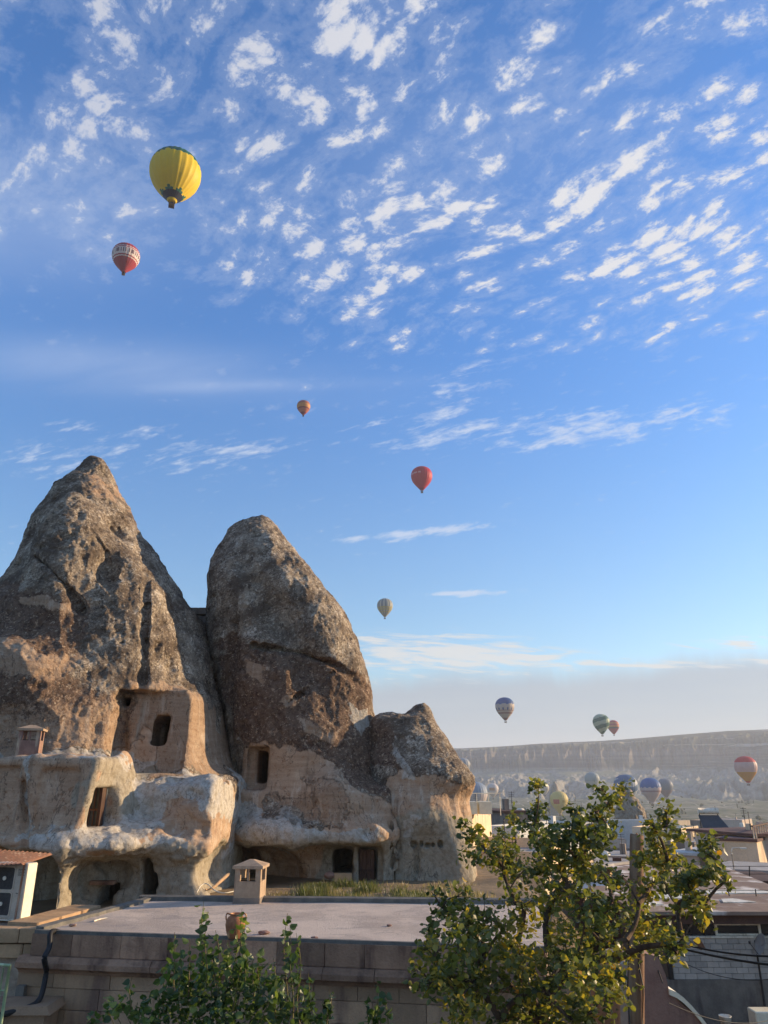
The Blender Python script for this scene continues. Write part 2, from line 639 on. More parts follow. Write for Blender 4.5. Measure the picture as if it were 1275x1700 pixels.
    def extract(s):
        F, h = s.F, s.h
        F[0, :, :] = np.maximum(F[0, :, :], 0.01)
        F[-1, :, :] = np.maximum(F[-1, :, :], 0.01)
        F[:, 0, :] = np.maximum(F[:, 0, :], 0.01)
        F[:, -1, :] = np.maximum(F[:, -1, :], 0.01)
        F[:, :, 0] = np.maximum(F[:, :, 0], 0.01)
        F[:, :, -1] = np.maximum(F[:, :, -1], 0.01)
        nx, ny, nz = F.shape
        S = F < 0
        c8 = np.zeros((nx - 1, ny - 1, nz - 1), np.int8)
        for a in (0, 1):
            for b in (0, 1):
                for c_ in (0, 1):
                    c8 += S[a:nx - 1 + a, b:ny - 1 + b, c_:nz - 1 + c_]
        act = (c8 > 0) & (c8 < 8)
        idx = np.argwhere(act)
        num = np.full(act.shape, -1, np.int64)
        num[act] = np.arange(len(idx))
        acc = np.zeros((len(idx), 3), np.float64)
        cnt = np.zeros(len(idx))
        cor = [(a, b, c_) for a in (0, 1) for b in (0, 1) for c_ in (0, 1)]
        for ia in range(8):
            for ib in range(ia + 1, 8):
                A_, B_ = np.array(cor[ia]), np.array(cor[ib])
                if np.abs(A_ - B_).sum() != 1:
                    continue
                fa = F[idx[:, 0] + A_[0], idx[:, 1] + A_[1], idx[:, 2] + A_[2]]
                fb = F[idx[:, 0] + B_[0], idx[:, 1] + B_[1], idx[:, 2] + B_[2]]
                mm = (fa < 0) != (fb < 0)
                t_ = np.where(mm, fa / np.where(mm, fa - fb, 1), 0)
                p_ = A_[None, :] + (B_ - A_)[None, :] * t_[:, None]
                acc[mm] += p_[mm]
                cnt[mm] += 1
        V = (idx + acc / cnt[:, None]) * h + s.o
        quads = []
        for ax in range(3):
            sl0 = [slice(1, -1)] * 3
            sl1 = [slice(1, -1)] * 3
            sl0[ax] = slice(0, -1)
            sl1[ax] = slice(1, None)
            a = S[tuple(sl0)]
            b = S[tuple(sl1)]
            e = np.argwhere(a != b)
            if not len(e):
                continue
            ins = a[e[:, 0], e[:, 1], e[:, 2]]
            off = np.ones(3, int)
            off[ax] = 0
            e = e + off
            u_, v_ = [(1, 2), (2, 0), (0, 1)][ax]
            def cell_(du, dv):
                q = e.copy()
                q[:, u_] -= du
                q[:, v_] -= dv
                return num[q[:, 0], q[:, 1], q[:, 2]]
            q = np.stack([cell_(1, 1), cell_(0, 1), cell_(0, 0), cell_(1, 0)], 1)
            q[~ins] = q[~ins][:, ::-1]
            quads.append(q)
        Q = np.concatenate(quads)
        Q = Q[(Q >= 0).all(1)]
        return V, Q


def subdivide(V, Q):
    me = np_mesh('tmp', V, Q, None)
    o = bpy.data.objects.new('tmp', me)
    COL.objects.link(o)
    md = o.modifiers.new('s', 'SUBSURF')
    md.levels = 1
    md.render_levels = 1
    dg = bpy.context.evaluated_depsgraph_get()
    me2 = bpy.data.meshes.new_from_object(o.evaluated_get(dg))
    bpy.data.objects.remove(o)
    bpy.data.meshes.remove(me)
    return me2


def co_of(me):
    a = np.empty(len(me.vertices) * 3, np.float32)
    me.vertices.foreach_get('co', a)
    return a.reshape(-1, 3)


def no_of(me):
    a = np.empty(len(me.vertices) * 3, np.float32)
    me.vertex_normals.foreach_get('vector', a)
    return a.reshape(-1, 3)


def polymask(pts, poly, D, soft=0.25):
    """soft inside test of points (x,z) against a polygon given in photo pixels at depth D"""
    pg = np.array([[P(a, b, D).x, P(a, b, D).z] for a, b in poly], np.float32)
    x, z = pts[:, 0], pts[:, 2]
    inside = np.zeros(len(x), bool)
    dmin = np.full(len(x), 1e9, np.float32)
    n = len(pg)
    for i in range(n):
        x0, z0 = pg[i]
        x1, z1 = pg[(i + 1) % n]
        ex, ez = x1 - x0, z1 - z0
        t_ = np.clip(((x - x0) * ex + (z - z0) * ez) / (ex * ex + ez * ez + 1e-9), 0, 1)
        dd = (x - x0 - t_ * ex) ** 2 + (z - z0 - t_ * ez) ** 2
        dmin = np.minimum(dmin, dd)
        cnd = ((z0 > z) != (z1 > z)) & (x < (x1 - x0) * (z - z0) / (z1 - z0 + 1e-9) + x0)
        inside ^= cnd
    sd = np.sqrt(dmin) * np.where(inside, 1, -1)
    return sstep(sd, -soft, soft)


def attr(me, name, vals):
    a = me.attributes.new(name, 'FLOAT', 'POINT')
    a.data.foreach_set('value', np.ascontiguousarray(vals, dtype=np.float32))


# rock: dark lichen crust, brown crust, bare tan tuff, chalky white tuff, all in the same stone
def rock_mat():
    m, t, b = new_mat('weathered_tuff')
    p = geo_pos(t)
    def at(n_):
        q = t.n.new('ShaderNodeAttribute')
        q.attribute_name = n_
        return q.outputs['Fac']
    edge = t.m('MULTIPLY', t.m('SUBTRACT', t.noise(p, 2.2, 8, 0.7), 0.5), 1.3)
    edge_f = t.m('MULTIPLY', t.m('SUBTRACT', t.noise(p, 9.0, 5, 0.7), 0.5), 0.9)
    ed = t.m('ADD', edge, edge_f)
    def ragged(a, lo=0.40, hi=0.60):
        return t.ss(t.m('ADD', a, ed), lo, hi)
    tan = ragged(at('tan'))
    white = ragged(at('white'))
    brown = ragged(at('brown'), 0.35, 0.7)
    lich = t.ss(t.m('ADD', at('lichen'), ed), 0.4, 0.58)
    n_big = t.noise(p, 0.7, 4, 0.6)
    n_mid = t.noise(p, 5.0, 6, 0.7)
    n_fine = t.noise(p, 26.0, 4, 0.7)
    ps = t.maprot(p, (0, R(28), 0), (0.8, 1.0, 1.5))
    spk = t.noise(ps, 7.5, 6, 0.8)
    spk2 = t.noise(p, 4.2, 6, 0.78, 0.5)
    # lichen crust
    crust = t.mix(t.ss(n_big, 0.35, 0.65), (0.33, 0.262, 0.185), (0.205, 0.155, 0.108))
    dens = t.noise(t.maprot(p, (0, R(28), 0), (0.5, 0.6, 1.1)), 1.0, 5, 0.6)
    dsh = t.m('MULTIPLY', t.m('SUBTRACT', 0.5, dens), 0.42)
    crust = t.mix(t.ss(dens, 0.52, 0.36), crust, (0.150, 0.112, 0.080))
    crust = t.mix(t.m('MULTIPLY', t.ss(t.m('SUBTRACT', spk, dsh), 0.49, 0.62), 0.85), crust, (0.60, 0.51, 0.385))
    crust = t.mix(t.ss(spk2, 0.53, 0.62), crust, (0.095, 0.070, 0.050))
    crust = t.mix(t.ss(t.m('SUBTRACT', n_mid, dsh), 0.60, 0.67), crust, (0.68, 0.59, 0.46))
    run = t.noise(t.scale(p, (1.3, 1.3, 0.22)), 1.0, 6, 0.65, 0.3)
    crust = t.mix(t.m('MULTIPLY', t.ss(run, 0.50, 0.66), 0.55), crust, (0.115, 0.088, 0.066))
    crust = t.mix(t.m('MULTIPLY', t.ss(run, 0.46, 0.34), 0.40), crust, (0.50, 0.405, 0.29))
    brn = t.mix(t.ss(spk2, 0.35, 0.6), (0.088, 0.056, 0.040), (0.215, 0.142, 0.095))
    brn = t.mix(t.ss(spk, 0.56, 0.64), brn, (0.52, 0.42, 0.30))
    brn = t.mix(t.ss(n_mid, 0.58, 0.64), brn, (0.46, 0.33, 0.215))
    crust = t.mix(brown, crust, brn)
    # bare stone
    hz = t.noise(t.scale(p, (0.5, 0.5, 5.0)), 1.0, 5, 0.65, 0.4)
    tanc = t.mix(t.ss(hz, 0.35, 0.65), (0.38, 0.255, 0.160), (0.47, 0.33, 0.215))
    tanc = t.mix(t.ss(n_mid, 0.54, 0.66), tanc, (0.32, 0.19, 0.11))
    tanc = t.mix(t.ss(n_big, 0.55, 0.75), tanc, (0.55, 0.42, 0.29))
    vst = t.noise(t.scale(p, (3.5, 3.5, 0.5)), 1.0, 6, 0.68, 0.2)
    tanc = t.mix(t.m('MULTIPLY', t.ss(vst, 0.52, 0.68), 0.6), tanc, (0.60, 0.50, 0.38))
    pale = t.mix(t.ss(n_mid, 0.4, 0.65), (0.37, 0.32, 0.235), (0.27, 0.225, 0.155))
    pale = t.mix(t.ss(hz, 0.6, 0.75), pale, (0.22, 0.17, 0.12))
    wh = t.mix(t.ss(n_mid, 0.42, 0.62), (0.50, 0.455, 0.375), (0.36, 0.315, 0.25))
    wh = t.mix(t.ss(spk2, 0.60, 0.68), wh, (0.13, 0.12, 0.11))
    col = t.mix(t.ss(at('pale'), 0.3, 0.7), tanc, pale)
    col = t.mix(white, col, wh)
    base = t.mix(t.m('MAXIMUM', t.m('MAXIMUM', tan, white), t.m('SUBTRACT', 1.0, lich)), crust, col)
    stain = t.noise(t.scale(p, (2.5, 2.5, 0.35)), 1.0, 5, 0.65)
    base = t.mix(t.m('MULTIPLY', t.ss(stain, 0.55, 0.72), 0.45), base, (0.10, 0.075, 0.055))
    crk = t.m('ABSOLUTE', t.m('SUBTRACT', t.noise(t.scale(p, (1.0, 1.0, 0.45)), 0.75, 5, 0.62, 0.5), 0.5))
    base = t.mix(t.m('MULTIPLY', t.ss(crk, 0.007, 0.001), 0.55), base, (0.05, 0.038, 0.03))
    base = t.mix(1.0, base, t.mix(n_fine, (0.62, 0.62, 0.62), (1.38, 1.38, 1.38)), 'MULTIPLY')
    t.l.new(base, b.inputs['Base Color'])
    b.inputs['Roughness'].default_value = 0.95
    b.inputs['Specular IOR Level'].default_value = 0.12
    pit = t.vor(p, 9.0)
    hgt = t.m('ADD', t.m('MULTIPLY', spk, 0.9), t.m('ADD', t.m('MULTIPLY', n_fine, 0.35), t.m('ADD', t.m('MULTIPLY', spk2, 0.9), t.m('MULTIPLY', pit, 0.35))))
    amt = t.m('ADD', 0.25, t.m('MULTIPLY', lich, 0.75))
    bump(t, b, t.m('MULTIPLY', hgt, amt), 0.085, 1.0)
    return m


ROCK = rock_mat()
DARK = surf('flue_dark', (0.02, 0.018, 0.016), (0.03, 0.026, 0.022), 2.0, bmp=0)  # darkness inside the chimney flues, put into the colour


def finish_rock(F, name, regions, label, cat, amp=1.0):
    V, Q = F.extract()
    me = subdivide(V, Q)
    p = co_of(me)
    nrm = no_of(me)
    a = {}
    for k in ('tan', 'white', 'brown', 'lichen', 'pale', 'smooth'):
        a[k] = np.zeros(len(p), np.float32)
    a['lichen'][:] = 1.0
    pw = p + np.stack([fbm(p, 0.55, 4, 71, 0.6) * 1.1, np.zeros(len(p)), fbm(p, 0.55, 4, 81, 0.6) * 0.9], 1)
    for kind, poly, D, soft in regions:
        mk = polymask(p if kind == 'smooth' else pw, poly, D, soft)
        if kind == 'bare':
            a['lichen'] = a['lichen'] * (1 - mk)
        elif kind.startswith('no_'):
            a[kind[3:]] = a[kind[3:]] * (1 - mk)
        else:
            a[kind] = np.maximum(a[kind], mk)
    bare = np.clip(np.maximum(np.maximum(a['tan'], a['white']), 1 - a['lichen']), 0, 1)
    sm = np.clip(a['smooth'] * 0.9 + bare * 0.3, 0, 1)
    lo = fbm(p, 0.35, 3, 3) * 0.24
    st_ = p.copy()
    st_[:, 2] *= 0.35
    flute = -np.abs(fbm(st_, 0.8, 3, 11)) * 0.30
    mid = fbm(p, 1.6, 4, 21) * 0.085
    fine = fbm(p, 5.5, 3, 31, 0.6) * 0.05
    pit = np.maximum(fbm(p, 2.0, 3, 41) - 0.22, 0) * -0.28
    dsp = (lo * (1 - 0.75 * a['smooth']) + flute * (1 - sm) + mid * (1 - 0.85 * sm) + fine * (1 - 0.8 * sm) + pit * (1 - sm)) * amp
    keep = 1 - a['smooth'] * 0.7
    p2 = p + nrm * (dsp * keep)[:, None]
    me.vertices.foreach_set('co', p2.astype(np.float32).ravel())
    me.update()
    for k in ('tan', 'white', 'brown', 'lichen', 'pale'):
        attr(me, k, a[k])
    me.materials.clear()
    me.materials.append(ROCK)
    me.polygons.foreach_set('use_smooth', np.full(len(me.polygons), True))
    me.name = name
    o = link(name, me)
    tag(o, label, cat)
    return o


# ---- left rock cone with the dwelling cut into its foot
A = Field((-23.5, -6.0), (22.8, 40.5), (5.2, 27.2), 0.105)
AL = [(160, 757), (148, 762), (130, 784), (112, 800), (95, 812), (88, 826), (60, 872), (40, 930), (25, 966), (0, 1003), (-40, 1060), (-90, 1130), (-140, 1210), (-190, 1300), (-230, 1400), (-250, 1560)]
AR = [(160, 757), (176, 762), (187, 778), (192, 800), (203, 818), (215, 837), (226, 862), (244, 900), (262, 930), (285, 968), (302, 992), (330, 1034), (345, 1080), (352, 1110), (364, 1165), (375, 1220), (386, 1270), (392, 1310), (388, 1350), (372, 1385), (360, 1420), (350, 1560)]
A.union(A.cone(AL, AR, 36.0, [(0, 0.02), (1, 1.2), (3, 3.3), (6.3, 6.4), (8, 8.2), (9, 8.8)], 2.15))
# long ribs and runnels on the face of the cone
A.lump(205, 1070, 1.5, (1.5, 1.5, 3.8), 6, 1.8)
A.lump(105, 1010, 1.15, (1.5, 1.5, 5.2), 4, 1.6)
A.lump(20, 1150, 0.7, (2.6, 1.5, 2.0), -20, 0.8)
A.dent(188, 868, 0.0, (0.45, 0.5, 0.8), 10, 0.25)
A.dent(180, 930, 0.0, (0.35, 0.45, 1.1), 0, 0.35)
A.groove([(222, 868), (243, 925), (246, 955), (243, 1000), (239, 1060), (236, 1140)], 0.10, 0.55)
A.groove([(240, 1150), (237, 1200), (222, 1262)], 0.05, 0.3, 0.03)
A.groove([(60, 925), (85, 945), (110, 975), (135, 1010)], 0.09, 0.25)
A.groove([(150, 880), (175, 915), (180, 960)], 0.08, 0.25)
# foot: chalky face below the carved room, brow and buttresses
A.union(A.boxd(P(196, 1350, 28.8).x, P(374, 1350, 28.8).x, 28.75, 36, P(0, 1422, 28.8).z, P(0, 1287, 28.8).z, 0.95, 0.0, 0.14), 0.9)
A.union(A.pxell(345, 1350, 29.4, (1.0, 1.0, 1.2), 15), 0.7)
A.union(A.pxell(225, 1398, 28.5, (2.6, 0.9, 0.55), 4), 0.5)
A.union(A.boxd(P(112, 1500, 29).x, P(350, 1500, 29).x, 27.6, 36, 5.0, P(0, 1405, 29).z, 0.4, 0, 0.03), 0.5)
A.union(A.pxell(322, 1480, 28.8, (0.8, 0.9, 2.4), 14), 0.7)
A.dent(298, 1366, 0.0, (0.62, 0.5, 0.5), 0, 0.25)
A.dent(338, 1376, 0.0, (0.30, 0.35, 0.3), 0, 0.2)
A.dent(285, 1294, 0.1, (0.5, 0.3, 0.12), 0, 0.08)
A.dent(262, 1340, -0.05, (0.7, 0.25, 0.35), 20, 0.35)
A.dent(318, 1318, -0.05, (0.4, 0.25, 0.2), -20, 0.25)
A.groove([(215, 1300), (222, 1340), (216, 1395)], 0.07, 0.3)
A.groove([(360, 1300), (352, 1345), (362, 1380)], 0.06, 0.3)
# columns beside the little barred window
A.union(A.pxell(203, 1345, 28.9, (0.40, 1.3, 2.1), 5), 0.4)
A.union(A.pxell(168, 1402, 27.9, (1.5, 1.1, 0.5), 0), 0.6)
# plastered block that carries the chimney
DBK = 26.1
bx1 = P(147, 1330, DBK).x
A.union(A.boxd(-26, bx1, DBK, 34, P(0, 1402, DBK).z, P(0, 1254, DBK).z, 0.22, 0.19, 0.02), 0.15)
A.union(A.pxell(0, 1402, 26.7, (3.6, 0.8, 0.42)), 0.4)
A.union(A.pxell(110, 1404, 26.9, (1.2, 0.7, 0.32)), 0.5)
A.groove([(37, 1300), (40, 1350), (38, 1400)], 0.14, 0.35, 0.12)
A.hole(62, 128, 1276, 1380, 0.14, 0.1, k=0.15)
A.hole(-60, 28, 1272, 1385, 0.10, 0.1, k=0.15)
A.union(A.pxell(103, 1455, 26.9, (0.6, 0.9, 1.6), 0), 0.6)
A.union(A.pxell(98, 1520, 26.8, (0.75, 0.8, 1.3), 0), 0.6)
A.hole(-90, 72, 1418, 1600, 3.0, 0.3, k=0.3, D=25.6)
# hollow wall below the brow
A.hole(130, 352, 1432, 1640, 0.40, 0.4, 0, 0.08, 0.6, D=27.6, out=2.5)
A.dent(178, 1450, 0.1, (0.8, 0.35, 0.8), 0, 0.3)
A.lump(215, 1520, 0.3, (1.6, 0.6, 0.5), 0, 0.5)
A.lump(150, 1500, 0.3, (0.6, 0.5, 1.0), 0, 0.4)
# carved room front high on the cone
dA = A.depth(255, 1160)
A.union(A.boxd(P(188, 1220, dA).x, P(312, 1220, dA).x, dA + 0.12, dA + 5, P(0, 1292, dA).z, P(0, 1140, dA).z, 0.5, -0.05, 0.06), 0.7)
A.hole(198, 308, 1148, 1284, 0.40, 0.06, 0, 0.045, 0.04, D=dA)
A.union(A.boxd(P(192, 1220, dA).x, P(224, 1220, dA).x, dA + 0.22, dA + 2, P(0, 1284, dA).z, P(0, 1150, dA).z, 0.05, 0.09, 0.03), 0.03)
# openings
A.hole(256, 280, 1187, 1238, 4.0, 0.02, 0.08, k=0.02)
A.hole(264, 284, 1200, 1251, 0.16, 0.03, k=0.04)
A.hole(197, 212, 1155, 1170, 2.5, 0.02, k=0.02)
wz0, wz1 = P(0, 1374, 27.0).z, P(0, 1308, 27.0).z
wxa, wxe = P(139, 1340, 27.4).x, P(176, 1340, 26.4).x
A.cut(A.boxd(wxa, wxe, 26.5, 27.9, wz0, wz1, 0.04), 0.03)
A.cut(A.boxd(P(150, 1340, 25.5).x, wxe, 24.0, 27.9, wz0, wz1, 0.08, 0.1), 0.06)
D_NICHE = A.hole(157, 187, 1469, 1512, 3.5, 0.10, 0.0)
A.hole(238, 252, 1422, 1462, 1.6, 0.1)
A.dent(257, 1472, 0.6, (0.26, 2.0, 0.5), -15, 0.06)
A.dent(382, 1443, 1.6, (1.1, 2.6, 0.9), 0, 0.3)
A.dent(155, 1470, 0.0, (0.5, 0.14, 0.5), 0, 0.2)
A_REG = [
    ('tan', [(203, 1146), (312, 1146), (318, 1190), (335, 1225), (360, 1278), (215, 1288), (196, 1260), (196, 1160)], 30, 0.12),
    ('smooth', [(203, 1146), (312, 1146), (318, 1190), (335, 1225), (360, 1278), (215, 1288), (196, 1260), (196, 1160)], 30, 0.2),
    ('tan', [(240, 1118), (290, 1128), (300, 1146), (205, 1150), (200, 1118)], 30, 0.2),
    ('tan', [(-60, 1072), (60, 1076), (155, 1072), (150, 1108), (90, 1122), (-60, 1140)], 29.5, 0.35),
    ('tan', [(40, 985), (95, 985), (112, 1018), (50, 1018)], 30.5, 0.3),
    ('tan', [(-60, 1170), (60, 1180), (160, 1150), (200, 1240), (190, 1262), (-60, 1250)], 29, 1.9),
    ('tan', [(150, 790), (192, 800), (200, 835), (160, 830)], 35, 0.4),
    ('bare', [(-100, 1250), (165, 1250), (200, 1180), (215, 1285), (360, 1282), (384, 1330), (384, 1600), (-100, 1600)], 28, 0.25),
    ('tan', [(-100, 1262), (160, 1262), (140, 1388), (-100, 1390)], 25.5, 0.2),
    ('smooth', [(-100, 1262), (150, 1262), (132, 1388), (-100, 1390)], 25.5, 0.3),
    ('white', [(-100, 1244), (175, 1244), (160, 1262), (-100, 1262)], 25.5, 0.12),
    ('white', [(22, 1262), (32, 1262), (42, 1400), (32, 1402)], 25.5, 0.15),
    ('white', [(60, 1388), (142, 1388), (140, 1425), (60, 1422)], 25.6, 0.15),
    ('white', [(205, 1288), (358, 1284), (380, 1330), (372, 1375), (330, 1345), (280, 1350), (250, 1392), (140, 1405), (140, 1370), (200, 1360)], 28.2, 0.3),
    ('white', [(205, 1385), (330, 1405), (330, 1425), (205, 1420)], 28, 0.2),
    ('pale', [(-100, 1400), (400, 1412), (400, 1620), (-100, 1620)], 28, 0.2),
    ('pale', [(178, 1260), (215, 1260), (215, 1400), (160, 1400)], 28, 0.2),
    ('brown', [(-60, 950), (80, 960), (140, 1050), (150, 1140), (200, 1150), (190, 1260), (-60, 1250)], 29.5, 1.0),
]
rockA = finish_rock(A, 'rock_cone', A_REG, 'tallest pointed rock cone with a carved square room front, at the left', 'rock cone')
del A

# ---- right rock cone
B = Field((-9.0, 1.8), (28.5, 43.0), (5.2, 24.6), 0.115)
BL = [(430, 858), (408, 862), (385, 873), (372, 892), (358, 920), (343, 955), (339, 975), (339, 1000), (346, 1035), (352, 1080), (358, 1130), (368, 1190), (380, 1260), (388, 1310), (384, 1350), (372, 1400), (362, 1440), (362, 1560)]
BR = [(430, 858), (452, 860), (463, 867), (480, 891), (508, 924), (545, 974), (574, 1020), (594, 1062), (604, 1100), (614, 1142), (620, 1175), (626, 1200), (640, 1235), (652, 1290), (660, 1340), (655, 1400), (650, 1560)]
BR = [(a - 9 * max(0.0, 1 - abs(b - 950) / 170.0), b) for a, b in BR]
B.union(B.cone(BL, BR, 38.0, [(0, 0.2), (1, 1.0), (2, 2.1), (3.9, 4.0), (5, 5.0)], 2.1))
B.union(B.ell(P(515, 1030, 36.4), (1.4, 1.7, 4.0), 32), 1.0)
B.cut(B.ell(P(455, 1010, 34.0), (0.7, 0.9, 4.0), 32), 0.8)
# overhanging crust: the upper shell steps out over the brown lower part
B.groove([(420, 1072), (500, 1085), (560, 1105), (604, 1140)], 0.10, 0.35, 0.2)
B.cut(B.ell(P(372, 1130, 34.2), (0.35, 1.2, 3.4), -4), 0.3)
B.union(B.pxbox(372, 655, 1300, 1600, 33.9, 40, 0.6, 0, 0.06), 0.7)
B.union(B.pxell(470, 1382, 34.2, (2.6, 1.6, 0.85)), 0.5)
B.union(B.pxell(600, 1385, 34.4, (1.7, 1.4, 0.8)), 0.5)
B.union(B.pxell(560, 1330, 34.4, (1.4, 1.2, 1.3)), 0.6)
# hollow under the brow
B.cut(B.pxbox(345, 628, 1414, 1640, 32.0, 34.9, 0.35, 0, 0.0), 0.25)
B.cut(B.pxell(440, 1470, 34.6, (1.6, 1.6, 1.5)), 0.5)
B.cut(B.pxell(386, 1444, 34.4, (1.05, 3.0, 0.9)), 0.3)
B.union(B.pxbox(584, 596, 1408, 1500, 34.2, 37, 0.04), 0.03)
B.union(B.pxbox(621, 660, 1408, 1600, 34.2, 37, 0.1), 0.1)
# openings
B.hole(408, 447, 1240, 1312, 0.55, 0.1, 0.03, 0, 0.08)
B.hole(428, 445, 1247, 1301, 3.5, 0.02, k=0.02)
B.hole(555, 583, 1412, 1452, 4.0, 0.06)
B.hole(596.5, 620.5, 1411, 1520, 4.0, 0.03)
B.dent(610, 1380, -0.05, (0.2, 0.2, 0.3), 0, 0.1)
B.groove([(480, 1165), (560, 1110), (600, 1125)], 0.06, 0.3)
B.groove([(650, 1300), (648, 1360), (655, 1440)], 0.06, 0.3)
B_REG = [
    ('brown', [(352, 1060), (420, 1060), (520, 1085), (606, 1120), (625, 1180), (640, 1240), (655, 1310), (560, 1300), (480, 1262), (400, 1240), (375, 1200)], 34, 0.35),
    ('bare', [(392, 1236), (448, 1236), (560, 1268), (572, 1302), (660, 1318), (680, 1600), (340, 1600), (340, 1500), (384, 1330)], 34, 0.3),
    ('tan', [(448, 1240), (555, 1270), (590, 1310), (640, 1330), (640, 1385), (560, 1385), (480, 1345), (446, 1320)], 34, 0.25),
    ('smooth', [(395, 1236), (448, 1236), (555, 1270), (570, 1310), (480, 1345), (396, 1320)], 34, 0.25),
    ('tan', [(400, 1085), (440, 1105), (432, 1140), (400, 1120)], 34.5, 0.25),
    ('tan', [(470, 1155), (500, 1160), (490, 1180), (468, 1172)], 34.5, 0.2),
    ('tan', [(500, 1190), (560, 1205), (550, 1225), (505, 1215)], 34.5, 0.35),
    ('white', [(580, 1160), (612, 1165), (626, 1200), (600, 1210), (570, 1190)], 35, 0.2),
    ('white', [(395, 1322), (470, 1345), (500, 1372), (560, 1392), (640, 1372), (640, 1400), (590, 1412), (440, 1418), (385, 1400), (380, 1350)], 34, 0.3),
    ('lichen', [(440, 1325), (500, 1330), (520, 1370), (470, 1362)], 34, 0.35),
    ('lichen', [(500, 1300), (560, 1300), (560, 1380), (520, 1370)], 34, 0.5),
    ('pale', [(520, 1400), (700, 1400), (700, 1600), (520, 1600)], 34, 0.3),
    ('tan', [(360, 1418), (520, 1418), (520, 1600), (360, 1600)], 35, 0.4),
]
rockB = finish_rock(B, 'rock_cone', B_REG, 'blunt dark rock cone with a doorway at its foot, right of the tallest cone', 'rock cone', 0.85)
del B

# ---- low rock at the right end
Cf = Field((-1.6, 6.2), (31.0, 42.0), (5.2, 16.0), 0.10)
CL = [(706, 1164), (692, 1168), (668, 1188), (650, 1190), (628, 1194), (615, 1215), (600, 1260), (600, 1600)]
CR = [(706, 1164), (714, 1170), (722, 1192), (730, 1212), (745, 1236), (760, 1256), (776, 1270), (786, 1288), (784, 1310), (776, 1330), (776, 1370), (782, 1420), (788, 1460), (792, 1600)]
Cf.union(Cf.cone(CL, CR, 37.0, [(0, 0.2), (1, 1.1), (2.2, 2.3), (3.0, 3.0)], 2.4))
Cf.union(Cf.pxell(640, 1215, 36.5, (0.9, 1.2, 0.9)), 0.4)
Cf.union(Cf.pxell(730, 1290, 35.6, (1.6, 1.3, 0.7), -10), 0.4)
Cf.union(Cf.pxbox(640, 776, 1340, 1600, 34.5, 39, 1.0, 0.04, 0.10), 1.0)
Cf.lump(700, 1350, 0.5, (1.3, 0.9, 0.8), -8, 0.7)
Cf.lump(755, 1440, 0.6, (0.7, 0.9, 1.3), 5, 0.7)
Cf.dent(715, 1450, 0.0, (0.9, 0.2, 0.6), 0, 0.5)
Cf.groove([(690, 1400), (693, 1440), (688, 1470)], 0.05, 0.2, 0.05)
Cf.cut(Cf.pxell(640, 1360, 34.0, (0.16, 1.3, 0.9), 20), 0.2)
Cf.cut(Cf.pxell(650, 1440, 33.9, (0.10, 0.9, 1.6), -5), 0.1)
for x_, y_, r_ in ((686, 1402, 0.10), (699, 1401, 0.07), (709, 1403, 0.09), (718, 1402, 0.06), (731, 1401, 0.09)):
    Cf.dent(x_, y_, 0.05, (r_, 0.3, r_), 0, 0.03)
C_REG = [
    ('bare', [(640, 1255), (700, 1285), (790, 1300), (820, 1600), (590, 1600), (600, 1320)], 35, 0.35),
    ('tan', [(650, 1290), (785, 1305), (780, 1360), (650, 1345)], 35, 0.3),
    ('white', [(648, 1215), (672, 1240), (690, 1290), (650, 1280)], 35, 0.25),
    ('white', [(668, 1350), (684, 1350), (684, 1400), (668, 1400)], 35, 0.2),
    ('pale', [(600, 1340), (800, 1350), (800, 1600), (600, 1600)], 35, 0.5),
    ('brown', [(600, 1180), (650, 1190), (650, 1260), (600, 1260)], 35, 0.4),
]
rockC = finish_rock(Cf, 'rock_outcrop', C_REG, 'low knobbly rock with a grey crusted top, right end of the cave rocks', 'rock', 0.7)
del Cf

# ------------------------------------------------------------------ more materials
M_ROOF = surf('roof_screed', (0.50, 0.41, 0.335), (0.37, 0.315, 0.265), 0.8, 0.95, 0.02, 0, (0.52, 0.45, 0.385), bscale=14, detail=9)
M_RIM = surf('bitumen_edging', (0.085, 0.088, 0.09), (0.13, 0.13, 0.125), 3, 0.8, 0.008, bscale=30)
M_STONE = surf('pink_tuff_block', (0.31, 0.205, 0.150), (0.225, 0.148, 0.108), 1.7, 0.92, 0.035, 0.42, (0.115, 0.072, 0.058), True, bscale=18)
M_STONE2 = surf('wall_tuff_block', (0.33, 0.235, 0.165), (0.26, 0.185, 0.13), 1.3, 0.92, 0.03, 0.26, (0.155, 0.105, 0.085), True, bscale=22)
M_TAN = surf('yellow_tuff_block', (0.36, 0.255, 0.165), (0.28, 0.20, 0.13), 2.0, 0.92, 0.02, 0.15, bscale=22)
M_MORTAR = surf('mortar', (0.13, 0.10, 0.085), (0.18, 0.145, 0.12), 4, 0.95, 0.01)
M_PLASTER = surf('old_plaster', (0.36, 0.31, 0.26), (0.24, 0.20, 0.165), 2.4, 0.95, 0.02, 0, (0.17, 0.14, 0.12))
M_GREYW = surf('grey_render', (0.105, 0.103, 0.098), (0.15, 0.145, 0.135), 1.6, 0.95, 0.012, 0, (0.075, 0.07, 0.068), True)
M_EARTH = surf('dry_earth', (0.20, 0.155, 0.105), (0.14, 0.115, 0.08), 1.5, 1.0, 0.03)
M_BLACK = surf('black_plastic', (0.012, 0.012, 0.013), (0.02, 0.02, 0.02), 3, 0.5, 0)
M_BLACKM = surf('black_metal', (0.02, 0.02, 0.02), (0.035, 0.03, 0.028), 6, 0.6, 0)
M_WHITE = surf('white_paint', (0.62, 0.60, 0.55), (0.50, 0.48, 0.43), 4, 0.6, 0.002, 0, (0.36, 0.33, 0.27), True)
M_ACF = surf('air_conditioner_casing', (0.40, 0.375, 0.34), (0.34, 0.32, 0.29), 5, 0.55, 0.001)
